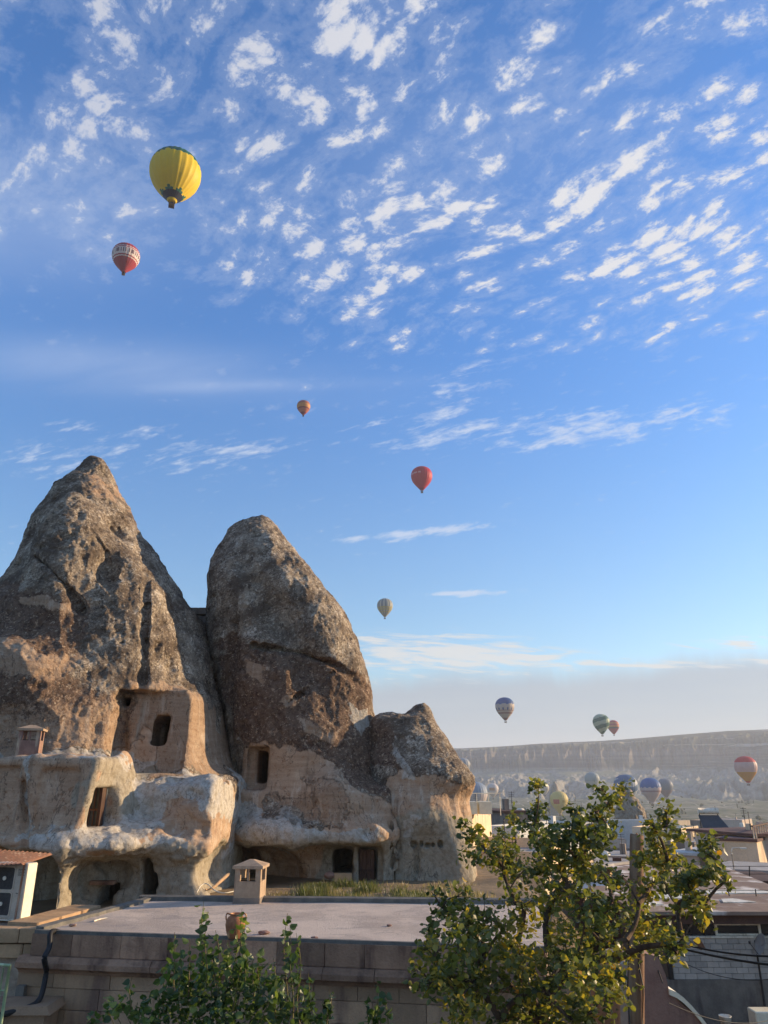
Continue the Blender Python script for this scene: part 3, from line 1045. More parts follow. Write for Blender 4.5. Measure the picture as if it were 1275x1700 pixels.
M_ACS = surf('air_conditioner_side', (0.62, 0.60, 0.50), (0.54, 0.52, 0.43), 5, 0.55, 0.001)
M_ACD = surf('fan_grille', (0.035, 0.037, 0.04), (0.05, 0.05, 0.055), 9, 0.5, 0.001)
M_RUST = surf('rusty_sheet', (0.22, 0.115, 0.075), (0.155, 0.09, 0.065), 4, 0.8, 0.003, 0, (0.30, 0.22, 0.17), True)
M_TERRA = surf('terracotta', (0.31, 0.135, 0.065), (0.22, 0.095, 0.05), 5, 0.75, 0.004, 0, (0.48, 0.30, 0.17))
M_WOOD = surf('weathered_wood', (0.175, 0.105, 0.065), (0.12, 0.075, 0.05), 2.0, 0.9, 0.01, 0.1, (0.24, 0.17, 0.12), True, bscale=30)
M_DOOR = surf('dark_door_wood', (0.060, 0.034, 0.026), (0.040, 0.024, 0.020), 3.0, 0.8, 0.006, 0.25, (0.09, 0.06, 0.045), True)
M_BLUEG = surf('blue_grey_shutter', (0.10, 0.12, 0.135), (0.14, 0.155, 0.165), 4, 0.8, 0.004)
M_GREENP = surf('pale_green_paint', (0.27, 0.36, 0.22), (0.20, 0.29, 0.18), 5, 0.5, 0.001, 0, (0.5, 0.55, 0.42), True)
M_BLOCK = surf('concrete_block', (0.27, 0.27, 0.265), (0.33, 0.325, 0.315), 3.0, 0.95, 0.008, 0.14, bscale=26)
M_BLOCKJ = surf('block_joint', (0.10, 0.095, 0.09), (0.13, 0.125, 0.115), 3.0, 0.95, 0.004)
M_BROWNR = surf('brown_roofing', (0.16, 0.115, 0.095), (0.21, 0.16, 0.13), 0.8, 0.9, 0.01, 0, (0.52, 0.50, 0.49))
M_DKBROWN = surf('dark_brown_board', (0.055, 0.032, 0.027), (0.08, 0.045, 0.035), 2, 0.8, 0.005)
M_CREAM = surf('cream_render', (0.56, 0.47, 0.36), (0.50, 0.41, 0.30), 0.9, 0.9, 0.01, 0, (0.40, 0.32, 0.24), True)
M_PINKW = surf('pinkish_white_render', (0.42, 0.37, 0.33), (0.37, 0.32, 0.29), 0.5, 0.9, 0.01, 0, (0.30, 0.25, 0.22), True)
M_GREYR = surf('grey_flat_roof', (0.28, 0.28, 0.28), (0.22, 0.22, 0.225), 0.8, 0.9, 0.01, 0, (0.36, 0.36, 0.37))
M_PALER = surf('pale_sheet_roof', (0.44, 0.47, 0.50), (0.36, 0.39, 0.42), 0.7, 0.7, 0.005)
M_GREYB = surf('grey_brown_wall', (0.20, 0.175, 0.155), (0.15, 0.13, 0.118), 0.8, 0.9, 0.02, 0, (0.26, 0.23, 0.20), True)
M_REDDISH = surf('reddish_render', (0.185, 0.118, 0.100), (0.23, 0.155, 0.13), 1.3, 0.95, 0.02, 0, (0.13, 0.085, 0.075), True)
M_PANEL = surf('solar_panel', (0.035, 0.04, 0.05), (0.05, 0.055, 0.065), 1, 0.35, 0)
M_REDRF = surf('dark_red_roof', (0.115, 0.062, 0.055), (0.085, 0.05, 0.045), 0.8, 0.85, 0.01)
M_OCHRE = surf('ochre_boards', (0.26, 0.19, 0.085), (0.19, 0.135, 0.065), 1.5, 0.85, 0.01)


def roof_mat():
    m, t, b = new_mat('roof_screed')
    p = geo_pos(t)
    a = t.noise(p, 0.45, 7, 0.62, 0.4)
    c_ = t.mix(t.ss(a, 0.36, 0.62), (0.44, 0.355, 0.28), (0.60, 0.49, 0.385))
    q = t.noise(t.scale(p, (0.8, 2.4, 1.0)), 1.0, 7, 0.65, 0.6)
    c_ = t.mix(t.m('MULTIPLY', t.ss(q, 0.54, 0.66), 0.55), c_, (0.30, 0.26, 0.225))
    ring = t.m('ABSOLUTE', t.m('SUBTRACT', a, 0.5))
    c_ = t.mix(t.m('MULTIPLY', t.ss(ring, 0.014, 0.002), 0.35), c_, (0.27, 0.235, 0.20))
    g = t.noise(p, 15.0, 6, 0.75)
    c_ = t.mix(t.m('MULTIPLY', t.ss(g, 0.60, 0.68), 0.7), c_, (0.22, 0.185, 0.155))
    c_ = t.mix(t.m('MULTIPLY', t.ss(g, 0.36, 0.30), 0.6), c_, (0.74, 0.65, 0.55))
    t.l.new(c_, b.inputs['Base Color'])
    b.inputs['Roughness'].default_value = 0.95
    bump(t, b, t.m('ADD', g, q), 0.03)
    return m


M_ROOF = roof_mat()


def glass_mat():
    m, t, b = new_mat('window_glass')
    b.inputs['Base Color'].default_value = (0.02, 0.022, 0.024, 1)
    b.inputs['Roughness'].default_value = 0.12
    b.inputs['Specular IOR Level'].default_value = 0.6
    n = t.noise(geo_pos(t), 1.2, 2, 0.5)
    bump(t, b, n, 0.01, 0.4)
    return m


M_GLASS = glass_mat()


def chamfer_box(name, mat, c=0.035):
    """unit block with worn edges, centred"""
    bm = bmesh.new()
    bmesh.ops.create_cube(bm, size=1.0)
    bmesh.ops.bevel(bm, geom=bm.edges[:] + bm.verts[:], offset=c, segments=1, affect='EDGES')
    me = bpy.data.meshes.new(name)
    bm.to_mesh(me)
    bm.free()
    me.materials.append(mat)
    return me


def place_block(me, name, parent, c_, size, rz=0.0, tilt=0.0):
    o = link(name, me, parent)
    o.location = c_
    o.scale = size
    o.rotation_euler = (tilt, 0, rz)
    return o


# ------------------------------------------------------------------ terrain
def h_terrain(x, y):
    r = np.sqrt(x * x + y * y)
    az = np.arctan2(x, np.maximum(y, 1e-3))
    az = np.where(y < 0, np.sign(x) * 1.5, az)
    p = np.stack([x, y, np.zeros_like(x)], 1).astype(np.float32)
    side = fbm(p, 1 / 420.0, 3, 5)
    rr = r + side * 150
    base = np.interp(rr, [0, 45, 90, 300, 600, 900, 1500, 1720, 1900, 2050, 2180, 2240, 2420, 2460, 2700, 3200, 9000],
                     [2, 2, 1, -9, -25, -28, -25, -14, 8, 26, 46, 82, 112, 124, 158, 165, 175])
    azg = np.interp(az, [-1.6, -0.3, 0.10, 0.20, 0.30, 0.42, 0.6, 1.6], [0.7, 0.8, 0.80, 0.865, 0.90, 1.02, 1.05, 0.9])
    up = np.maximum(base + 20, 0)
    hz_ = np.where(base > -20, -20 + up * azg, base)
    # gullied badlands at the foot of the plateau
    lat = np.stack([az * 2000, rr * 0.28, np.zeros_like(x)], 1).astype(np.float32)
    g = 1 - np.abs(fbm(lat, 1 / 46.0, 4, 17, 0.55)) * 2.6
    bad = sstep(rr, 1560, 1750) * (1 - sstep(rr, 2060, 2240))
    hz_ = hz_ + bad * (g - 0.35) * 27 * np.clip(0.55 + fbm(p, 1 / 260.0, 2, 55) * 1.2 + (az - 0.22) * 2.0, 0.25, 1.3)
    cl = sstep(rr, 2150, 2260) * (1 - sstep(rr, 2500, 2640))
    g2 = 1 - np.abs(fbm(lat * np.array([1, 0.2, 1], np.float32), 1 / 30.0, 4, 27, 0.6)) * 2.2
    hz_ = hz_ + cl * (g2 - 0.4) * 20
    mid = sstep(r, 120, 400) * (1 - sstep(r, 1650, 1800))
    hz_ = hz_ + mid * fbm(p, 1 / 90.0, 4, 37) * 7
    hz_ = hz_ + sstep(r, 2600, 3000) * fbm(p, 1 / 500.0, 3, 47) * 6
    return hz_


def zt(x, y):
    return float(h_terrain(np.array([float(x)]), np.array([float(y)]))[0])


def terrain():
    az = np.concatenate([np.linspace(-180, -32, 50, endpoint=False), np.linspace(-32, 4, 90, endpoint=False), np.linspace(4, 30, 760, endpoint=False), np.linspace(30, 60, 120, endpoint=False), np.linspace(60, 180, 41)])
    rr = np.concatenate([[0.0], np.geomspace(6, 1500, 130, endpoint=False), np.linspace(1500, 2750, 250, endpoint=False), np.geomspace(2750, 9000, 20)])
    a = np.radians(az)
    Rr, Aa = np.meshgrid(rr, a, indexing='ij')
    x = (Rr * np.sin(Aa)).ravel()
    y = (Rr * np.cos(Aa)).ravel()
    z = h_terrain(x, y)
    n1, n2 = Rr.shape
    I = np.arange(n1 * n2).reshape(n1, n2)
    Q = np.stack([I[:-1, :-1], I[:-1, 1:], I[1:, 1:], I[1:, :-1]], -1).reshape(-1, 4)
    m, t, b = new_mat('valley_ground')
    p = geo_pos(t)
    gn = t.n.new('ShaderNodeNewGeometry')
    nz = t.sep(gn.outputs['Normal'])[2]
    px_, py_, pz_ = t.sep(p)
    n1_ = t.noise(p, 0.010, 6, 0.65)
    n2_ = t.noise(p, 0.045, 6, 0.7)
    n3_ = t.noise(p, 0.25, 4, 0.7)
    floor = t.mix(t.ss(n1_, 0.4, 0.6), (0.105, 0.115, 0.062), (0.20, 0.185, 0.125))
    floor = t.mix(t.ss(n2_, 0.52, 0.62), floor, (0.055, 0.07, 0.035))
    path = t.m('ABSOLUTE', t.m('SUBTRACT', t.noise(t.scale(p, (1, 0.55, 1)), 0.011, 2, 0.4, 0.6), 0.5))
    floor = t.mix(t.ss(path, 0.0085, 0.003), floor, (0.42, 0.37, 0.29))
    bad = t.mix(t.ss(n2_, 0.4, 0.62), (0.29, 0.275, 0.23), (0.17, 0.16, 0.125))
    bad = t.mix(t.ss(nz, 0.96, 0.99), bad, (0.20, 0.20, 0.13))
    hz = t.m('ADD', pz_, t.m('MULTIPLY', t.m('SUBTRACT', n2_, 0.5), 14.0))
    strat = t.noise(t.scale(p, (0.002, 0.002, 0.16)), 1.0, 3, 0.6)
    cliff = t.mix(t.ss(strat, 0.4, 0.6), (0.115, 0.095, 0.072), (0.17, 0.145, 0.11))
    slope = t.mix(t.ss(n2_, 0.42, 0.6), (0.065, 0.07, 0.042), (0.115, 0.11, 0.072))
    slope = t.mix(t.ss(strat, 0.60, 0.64), slope, (0.34, 0.31, 0.25))
    c_ = t.mix(t.ss(hz, -24, -14), floor, bad)
    c_ = t.mix(t.ss(hz, 34, 52), c_, t.mix(t.ss(n1_, 0.4, 0.6), cliff, slope))
    c_ = t.mix(t.ss(hz, 62, 74), c_, cliff)
    c_ = t.mix(t.ss(hz, 96, 108), c_, slope)
    near = t.m('LESS_THAN', t.vm('LENGTH', p) if False else t.m('SQRT', t.m('ADD', t.m('MULTIPLY', px_, px_), t.m('MULTIPLY', py_, py_))), 330.0)
    town = t.mix(t.ss(n3_, 0.4, 0.6), (0.19, 0.155, 0.12), (0.12, 0.105, 0.08))
    c_ = t.mix(near, c_, town)
    c_ = t.mix(1.0, c_, t.mix(n3_, (0.75, 0.75, 0.75), (1.25, 1.25, 1.25)), 'MULTIPLY')
    t.l.new(c_, b.inputs['Base Color'])
    b.inputs['Roughness'].default_value = 1.0
    b.inputs['Specular IOR Level'].default_value = 0.05
    me = np_mesh('ground', np.stack([x, y, z], 1), Q[:, ::-1], m)
    tag(link('ground', me), kind='structure')


terrain()

# raised earth terrace that carries the cave rocks
ROOF_Z = 6.6
C0, C1 = Pz(60, 1545, ROOF_Z), Pz(905, 1573, ROOF_Z)
B0, B1 = Pz(250, 1493, ROOF_Z), Pz(905, 1499, ROOF_Z)


def terrace():
    xs = np.linspace(-30, 9.5, 120)
    ys = np.linspace(20.5, 48, 90)
    X, Y = np.meshgrid(xs, ys, indexing='ij')
    p = np.stack([X.ravel(), Y.ravel(), np.zeros(X.size)], 1).astype(np.float32)
    z = 6.12 + fbm(p, 0.6, 3, 61) * 0.16
    front_y = np.where(X.ravel() < B0.x, C0.y + 0.9, np.where(X.ravel() > B1.x, 27.5, B0.y + 0.05))
    f1 = sstep(Y.ravel() - front_y, 0.0, 0.35)
    f2 = 1 - sstep(X.ravel(), 5.6, 9.0)
    z = 1.0 + (z - 1.0) * f1 * f2
    n1, n2 = X.shape
    I = np.arange(n1 * n2).reshape(n1, n2)
    Q = np.stack([I[:-1, :-1], I[1:, :-1], I[1:, 1:], I[:-1, 1:]], -1).reshape(-1, 4)
    me = np_mesh('earth_bank', np.stack([X.ravel(), Y.ravel(), z], 1), Q, M_EARTH)
    tag(link('earth_bank', me), kind='structure')


terrace()

# ------------------------------------------------------------------ the flat-roofed stone building
E1 = (C1 - C0).normalized()
NF = Vector((E1.y, -E1.x, 0)).normalized()      # outward, towards the camera
ANG = math.atan2(E1.y, E1.x)
LEN = (C1 - C0).length
stone_me = chamfer_box('stone', M_STONE, 0.02)
stone2_me = chamfer_box('stone', M_STONE2, 0.018)
tan_me = chamfer_box('stone', M_TAN, 0.04)


def stone_house():
    t = empty('stone_house', (C0.x, C0.y, 2.0))
    tag(t, 'flat-roofed building of pinkish stone blocks with a grey screed roof, below the cave rocks', 'building')
    inv = Matrix.Translation((-C0.x, -C0.y, -2.0))
    def build(mb, name, mat, smooth=False):
        o = mb.build(name, mat, t, smooth)
        o.matrix_parent_inverse = inv
        return o
    mb = MB()
    ins = -0.04
    lo = [C0 - NF * 0.05, C1 - NF * 0.05, B1, B0]
    vs = [(p.x, p.y, 1.5) for p in lo] + [(p.x, p.y, ROOF_Z - 0.06) for p in lo]
    mb.add(vs, [(0, 3, 2, 1), (4, 5, 6, 7), (0, 1, 5, 4), (1, 2, 6, 5), (2, 3, 7, 6), (3, 0, 4, 7)])
    build(mb, 'wall', M_MORTAR)
    # slightly uneven roof surface
    n1, n2 = 60, 30
    V, Fq = [], []
    for i in range(n1 + 1):
        for j in range(n2 + 1):
            a, b = i / n1, j / n2
            p = (C0 * (1 - a) + C1 * a) * (1 - b) + (B0 * (1 - a) + B1 * a) * b
            V.append((p.x, p.y, ROOF_Z - 0.015))
    V = np.array(V, np.float32)
    V[:, 2] += fbm(V, 0.8, 3, 91) * 0.02
    for i in range(n1):
        for j in range(n2):
            k = i * (n2 + 1) + j
            Fq.append((k, k + n2 + 1, k + n2 + 2, k + 1))
    o = link('roof', np_mesh('roof', V, np.array(Fq), M_ROOF), t)
    o.matrix_parent_inverse = inv
    # dark edging: thin along the front, wide raised strips left and back
    def strip(a, b, wd, hh, side):
        dd = (b - a).normalized()
        n_ = Vector((-dd.y, dd.x, 0)) * side
        mb = MB()
        N = 14
        for i in range(N):
            p0, p1 = a.lerp(b, i / N), a.lerp(b, (i + 1) / N)
            w0 = wd * (1 + 0.12 * math.sin(i * 2.3)), wd * (1 + 0.12 * math.sin((i + 1) * 2.3))
            q = [p0, p1, p1 + n_ * w0[1], p0 + n_ * w0[0]]
            z0, z1 = ROOF_Z - 0.05, ROOF_Z + hh
            vs = [(p.x, p.y, z0) for p in q] + [(p.x, p.y, z1 + (0.0 if k < 2 else -hh * 0.2)) for k, p in enumerate(q)]
            mb.add(vs, [(0, 3, 2, 1), (4, 5, 6, 7), (0, 1, 5, 4), (2, 3, 7, 6)] + ([(3, 0, 4, 7)] if i == 0 else []) + ([(1, 2, 6, 5)] if i == N - 1 else []))
        build(mb, 'roof_edging', M_RIM)
    strip(C0 + NF * 0.06, C1 + NF * 0.06, 0.13, 0.025, 1)
    strip(C0 + Vector((-0.05, 0.1, 0)), B0 + Vector((-0.05, 0, 0)), 0.22, 0.09, -1)
    strip(B0 + Vector((-0.3, 0.0, 0)), B1 + Vector((0, 0.0, 0)), 0.20, 0.13, -1)
    # courses of blocks
    def course(z0, z1, outw, wmin, wmax, me, start=-0.05, depth=0.3, jitter=0.012):
        s_ = start
        while s_ < LEN:
            w_ = random.uniform(wmin, wmax)
            w_ = min(w_, LEN - s_ + 0.02)
            if w_ < 0.2:
                break
            c_ = C0 + E1 * (s_ + w_ / 2) + NF * (outw - depth / 2 + random.uniform(-jitter, jitter))
            o = place_block(me, 'stone', t, (c_.x, c_.y, (z0 + z1) / 2), (w_ - 0.012, depth, z1 - z0 - 0.012), ANG)
            o.matrix_parent_inverse = inv
            s_ += w_
    course(6.08, 6.56, 0.07, 0.85, 1.5, stone_me)
    course(4.98, 5.42, 0.0, 0.8, 1.5, stone2_me)
    course(4.52, 4.98, 0.0, 0.7, 1.4, stone2_me, -0.3)
    course(4.06, 4.52, 0.0, 0.8, 1.5, stone2_me)
    course(3.6, 4.06, 0.0, 0.8, 1.5, stone2_me, -0.4)
    course(5.42, 5.72, 0.01, 0.9, 1.6, stone2_me, -0.3)
    # moulded cornice, one length after another
    s_ = -0.28
    k = 0
    while s_ < LEN:
        w_ = min(random.uniform(1.0, 1.7), LEN - s_)
        if w_ < 0.2:
            break
        prof = [(-0.1, 5.72), (0.06, 5.72), (0.10, 5.78), (0.20, 5.84), (0.26, 5.86), (0.26, 5.97), (0.22, 6.0), (0.16, 6.08), (-0.1, 6.08)]
        mb = MB()
        jt = random.uniform(-0.012, 0.012)
        a, b = C0 + E1 * (s_ + 0.006), C0 + E1 * (s_ + w_ - 0.006)
        n_ = len(prof)
        vs = [tuple(a + NF * (y_ + jt)) [:2] + (z_,) for y_, z_ in prof] + [tuple(b + NF * (y_ + jt))[:2] + (z_,) for y_, z_ in prof]
        fs = [(i, i + 1, n_ + i + 1, n_ + i) for i in range(n_ - 1)] + [tuple(range(n_))[::-1], tuple(range(n_, 2 * n_))]
        mb.add(vs, fs)
        build(mb, 'cornice_stone', M_STONE)
        s_ += w_
    # left return of the wall
    dl = (B0 - C0).normalized()
    for z0, z1 in ((6.08, 6.56), (5.42, 5.72), (4.98, 5.42), (4.52, 4.98)):
        for q in range(3):
            c_ = C0 + dl * (0.55 + q * 1.1) + Vector((0.12, 0, 0))
            o = place_block(stone2_me, 'stone', t, (c_.x, c_.y, (z0 + z1) / 2), (0.3, 1.08, z1 - z0 - 0.012), math.atan2(dl.y, dl.x) - R(90))
            o.matrix_parent_inverse = inv
    return t


stone_house()

# stone wall and ledges left of it
def left_wall():
    t = empty('terrace_wall', (-12, 21.2, 2.0))
    tag(t, 'low tan stone terrace wall under the air conditioner, left edge', 'wall')
    inv = Matrix.Translation((12, -21.2, -2.0))
    mb = MB().box(-20, C0.x - 0.25, 21.35, 23.2, 1.5, 6.5)
    mb.build('wall_core', M_MORTAR, t).matrix_parent_inverse = inv
    rows = [(6.22, 6.56, 0.10, tan_me), (5.88, 6.20, 0.04, tan_me)]
    for z0, z1, outw, me in rows:
        x = -20.0
        while x < C0.x - 0.3:
            w_ = random.uniform(0.7, 1.3)
            w_ = min(w_, C0.x - 0.25 - x)
            if w_ < 0.15:
                break
            o = place_block(me, 'stone', t, (x + w_ / 2, 21.3 - outw + 0.1, (z0 + z1) / 2), (w_ - 0.02, 0.4, z1 - z0 - 0.012), random.uniform(-0.01, 0.01))
            o.matrix_parent_inverse = inv
            x += w_
    mb = MB().box(-20, C0.x - 0.2, 21.3, 22, 3.0, 5.87)
    mb.build('plaster', M_PLASTER, t).matrix_parent_inverse = inv
    # coping running back along the roof edge
    a, b = Vector((C0.x - 0.45, 21.5, 0)), Vector((C0.x + 0.15, 24.4, 0))
    for i in range(3):
        p = a.lerp(b, (i + 0.5) / 3)
        o = place_block(tan_me, 'stone', t, (p.x - 0.35, p.y, 6.56), (0.9, 0.96, 0.14), -0.2)
        o.matrix_parent_inverse = inv
    return t


left_wall()
mb = MB()
a = P(22, 1640, 20.2); b_ = P(78, 1628, 20.2)
mb.box(a.x, C0.x - 0.02, 20.35, 21.2, 3.0, a.z)
tag(mb.build('parapet', M_GREYW), 'dark grey rendered parapet behind the black drainpipe, lower left', 'parapet')
mb = MB()
a = P(-60, 1672, 19.4); b_ = P(84, 1672, 19.4)
mb.box(a.x, b_.x, 19.4, 20.3, a.z - 0.16, a.z, top=(a.x, b_.x - 0.1, 19.45, 20.3))
mb.box(a.x, b_.x - 0.15, 19.5, 20.3, 2.0, a.z - 0.16)
tag(mb.build('ledge', M_STONE2), 'pale worn ledge in the bottom left corner under the drainpipe', 'ledge')

pp = [P(98, 1548, 20.7), P(88, 1546, 20.3), P(83, 1552, 20.1), P(82, 1572, 20.0), P(74, 1589, 19.75), P(75, 1601, 19.85), P(77, 1612, 20.1), P(72, 1640, 20.0), P(65, 1660, 19.8), P(48, 1672, 19.6), P(10, 1683, 19.4), P(-40, 1697, 19.2)]
def smoothpts(pts, n=4):
    out_ = []
    for i in range(len(pts) - 1):
        p0, p1, p2, p3 = pts[max(i - 1, 0)], pts[i], pts[i + 1], pts[min(i + 2, len(pts) - 1)]
        for k in range(n):
            t_ = k / n
            out_.append(0.5 * ((2 * p1) + (p2 - p0) * t_ + (2 * p0 - 5 * p1 + 4 * p2 - p3) * t_ * t_ + (3 * p1 - p0 - 3 * p2 + p3) * t_ ** 3))
    out_.append(pts[-1])
    return out_
tag(MB().tube(smoothpts(pp, 5), 0.062, 10).build('drainpipe', M_BLACK, smooth=True), 'thick black drainpipe bending down the corner of the stone building', 'drainpipe')

t = empty('railing', P(8, 1690, 12))
tag(t, 'pale green metal railing end in the bottom left corner', 'railing')
inv = Matrix.Translation(-P(8, 1690, 12))
for a, b_, r_ in [((16, 1604), (6, 1700), 0.022), ((6, 1606), (2, 1700), 0.012)]:
    MB().tube([P(*a, 12.0), Vector((P(*a, 12.0).x, 12.0, P(*b_, 12.0).z - 0.4))], r_, 8).build('post', M_GREENP, t, True).matrix_parent_inverse = inv
MB().tube([P(-25, 1600, 12.0), P(18, 1603, 12.0)], 0.02, 8).build('top_rail', M_GREENP, t, True).matrix_parent_inverse = inv
MB().tube([P(-25, 1642, 12.0), P(11, 1645, 12.0)], 0.01, 8).build('middle_rail', M_GREENP, t, True).matrix_parent_inverse = inv

# ------------------------------------------------------------------ air conditioner and its rusty cover
def rrect(x0, x1, z0, z1, r, y, n=4):
    pts = []
    for cx_, cz_, a0 in ((x1 - r, z1 - r, 0), (x0 + r, z1 - r, 90), (x0 + r, z0 + r, 180), (x1 - r, z0 + r, 270)):
        for k in range(n + 1):
            a_ = R(a0 + 90 * k / n)
            pts.append((cx_ + r * math.cos(a_), y, cz_ + r * math.sin(a_)))
    return pts


def air_con():
    base = P(14, 1524, 22.4)
    t = empty('air_conditioner', (base.x, base.y, base.z), R(-16))
    tag(t, 'white outdoor air conditioner with two stacked fans on a tube stand, left edge', 'air conditioner')
    W, H, Dp = 0.52, 1.36, 0.19
    mb = MB().box(-W, W, -Dp, Dp, 0, H)
    o = mb.build('casing', M_ACF, t)
    md = o.modifiers.new('b', 'BEVEL'); md.width = 0.02; md.segments = 2
    MB().box(W - 0.001, W + 0.012, -Dp + 0.02, Dp - 0.01, 0.03, H - 0.02).build('side_panel', M_ACS, t)
    for zc_ in (0.36, 0.98):
        f = MB()
        outer, inner = rrect(-0.48, 0.18, zc_ - 0.30, zc_ + 0.30, 0.07, -Dp - 0.022), rrect(-0.45, 0.15, zc_ - 0.27, zc_ + 0.27, 0.06, -Dp - 0.022)
        inner2 = [(x, -Dp - 0.004, z) for x, y, z in inner]
        n_ = len(outer)
        outer2 = [(x, -Dp + 0.002, z) for x, y, z in outer]
        f.add(outer + inner, [(i, (i + 1) % n_, n_ + (i + 1) % n_, n_ + i) for i in range(n_)])
        f.add(outer + outer2, [(i, n_ + i, n_ + (i + 1) % n_, (i + 1) % n_) for i in range(n_)])
        f.add(inner + inner2, [(i, (i + 1) % n_, n_ + (i + 1) % n_, n_ + i) for i in range(n_)])
        fo = f.build('fan_frame', M_ACF, t)
        MB().poly([(x, -Dp - 0.003, z) for x, y, z in inner][::-1])
        b2 = MB(); b2.poly([(x, -Dp - 0.003, z) for x, y, z in inner][::-1])
        b2.build('fan_grille', M_ACD, t)
        g = MB()
        for rr_ in (0.10, 0.16, 0.22):
            g.tube([(-0.15 + rr_ * math.cos(R(a_)), -Dp - 0.012, zc_ + rr_ * math.sin(R(a_))) for a_ in range(0, 361, 20)], 0.004, 4)
        for k in range(12):
            a_ = R(k * 30)
            g.tube([(-0.15 + 0.05 * math.cos(a_), -Dp - 0.012, zc_ + 0.05 * math.sin(a_)), (-0.15 + 0.27 * math.cos(a_), -Dp - 0.01, zc_ + 0.27 * math.sin(a_))], 0.003, 4)
        g.build('guard_wire', M_ACD, t)
        h_ = MB()
        h_.tube([(-0.15, -Dp - 0.004, zc_), (-0.15, -Dp - 0.03, zc_)], 0.052, 16)
        h_.build('fan_hub', M_WHITE, t, False)
    lb = MB()
    for i_, zz in enumerate((1.20, 1.165, 1.13, 1.09, 1.06)):
        x = 0.25
        while x < 0.46 - (0.05 if i_ % 2 else 0):
            w_ = random.uniform(0.015, 0.05)
            lb.box(x, min(x + w_, 0.47), -Dp - 0.004, -Dp + 0.001, zz, zz + 0.016)
            x += w_ + 0.012
    lb.build('printed_label', M_ACD, t)['kind'] = 'stuff'
    MB().box(0.28, 0.34, -Dp - 0.012, -Dp + 0.001, 0.62, 0.635).build('badge', M_ACD, t)
    st = MB()
    zf = ROOF_Z - 0.02 - base.z
    for x in (-0.42, 0.1):
        st.tube([(x, -Dp + 0.02, 0), (x, -Dp + 0.02, zf)], 0.018, 6)
    for x in (0.36,):
        st.tube([(x - 0.02, -Dp + 0.02, -0.0), (x - 0.16, -Dp - 0.02, zf)], 0.02, 6)
        st.tube([(x + 0.1, -Dp + 0.04, -0.0), (x + 0.1, -Dp + 0.04, zf)], 0.02, 6)
        st.tube([(x + 0.1, Dp, -0.08), (x + 0.3, Dp, zf)], 0.013, 6)
    st.tube([(-0.5, -Dp + 0.02, -0.025), (0.5, -Dp + 0.02, -0.025)], 0.02, 6)
    st.tube([(-0.5, Dp - 0.02, -0.025), (0.55, Dp - 0.02, -0.025)], 0.02, 6)
    st.build('stand', M_WHITE, t, True)


air_con()
q = [P(-60, 1441, 22.0), P(38, 1434, 21.9), P(87, 1417, 24.6), P(-10, 1410, 24.8)]
mb = MB()
N = 26
top = []
for i in range(N + 1):
    a_ = q[0].lerp(q[1], i / N)
    b_ = q[3].lerp(q[2], i / N)
    dz_ = 0.022 * (1 if i % 2 else -1)
    top += [a_ + Vector((0, 0, dz_)), b_ + Vector((0, 0, dz_))]
nb = len(top)
vs = top + [v - Vector((0, 0, 0.012)) for v in top]
fs = []
for i in range(N):
    a_, b_, c_, d_ = 2 * i, 2 * i + 2, 2 * i + 3, 2 * i + 1
    fs += [(a_, b_, c_, d_), (nb + a_, nb + d_, nb + c_, nb + b_), (a_, nb + a_, nb + b_, b_), (d_, c_, nb + c_, nb + d_)]
fs += [(2 * N, nb + 2 * N, nb + 2 * N + 1, 2 * N + 1), (0, 1, nb + 1, nb)]
mb.add(vs, fs)
tag(mb.build('canopy', M_RUST), 'rusty corrugated sheet over the air conditioner', 'canopy')
t = empty('support_post', (0, 0, 0))
bpy.data.objects.remove(t)
tag(MB().tube([P(41, 1433, 22.1), Vector((P(41, 1433, 22.1).x - 0.04, 22.1, ROOF_Z - 0.05))], 0.028, 8).build('canopy_post', M_RUST, smooth=True), 'thin rusty post holding up the corrugated sheet beside the air conditioner', 'post')


# ------------------------------------------------------------------ chimneys
def chimney(loc, rz, w_, h_, label, m_body, m_cap, m_plinth, slot=0.36, capo=0.07):
    t = empty('chimney', loc, rz)
    tag(t, label, 'chimney', 'stone chimneys with hipped caps')
    a = w_ / 2
    hb = h_ * 0.50
    hs = h_ * 0.30
    MB().box(-a - 0.01, a + 0.01, -a - 0.01, a + 0.01, -0.3, 0.13).build('plinth', m_plinth, t)
    MB().box(-a, a, -a, a, 0.131, hb).build('shaft', m_body, t)
    for sx in (-1, 1):
        for sy in (-1, 1):
            p_ = a * 0.40
            MB().box(sx * a if sx < 0 else a - p_, -a + p_ if sx < 0 else a, sy * a if sy < 0 else a - p_, -a + p_ if sy < 0 else a, hb + 0.004, hb + hs).build('corner_pier', m_body, t)
    p_ = 0.03
    MB().box(-p_, p_, -a + 0.05, -a + 0.11, hb + 0.004, hb + hs).build('mullion', m_body, t)
    MB().box(-a + 0.06, a - 0.06, -a + 0.13, a - 0.06, hb + 0.002, hb + 0.03).build('flue_shade', DARK, t)  # near-black plate stands in for the shade inside the open flue
    e = a + capo
    z0 = hb + hs + 0.002
    zc_ = z0 + h_ * 0.07
    mb = MB().box(-e, e, -e, e, z0, zc_)
    ap = (0, 0, h_)
    c4 = [(-e, -e, zc_ + 0.002), (e, -e, zc_ + 0.002), (e, e, zc_ + 0.002), (-e, e, zc_ + 0.002)]
    r_ = 0.08
    c5 = [(-r_, -r_, h_), (r_, -r_, h_), (r_, r_, h_), (-r_, r_, h_)]
    mb.add(c4 + c5, [(0, 1, 5, 4), (1, 2, 6, 5), (2, 3, 7, 6), (3, 0, 4, 7), (4, 5, 6, 7)])
    mb.build('cap', m_cap, t)
    return t


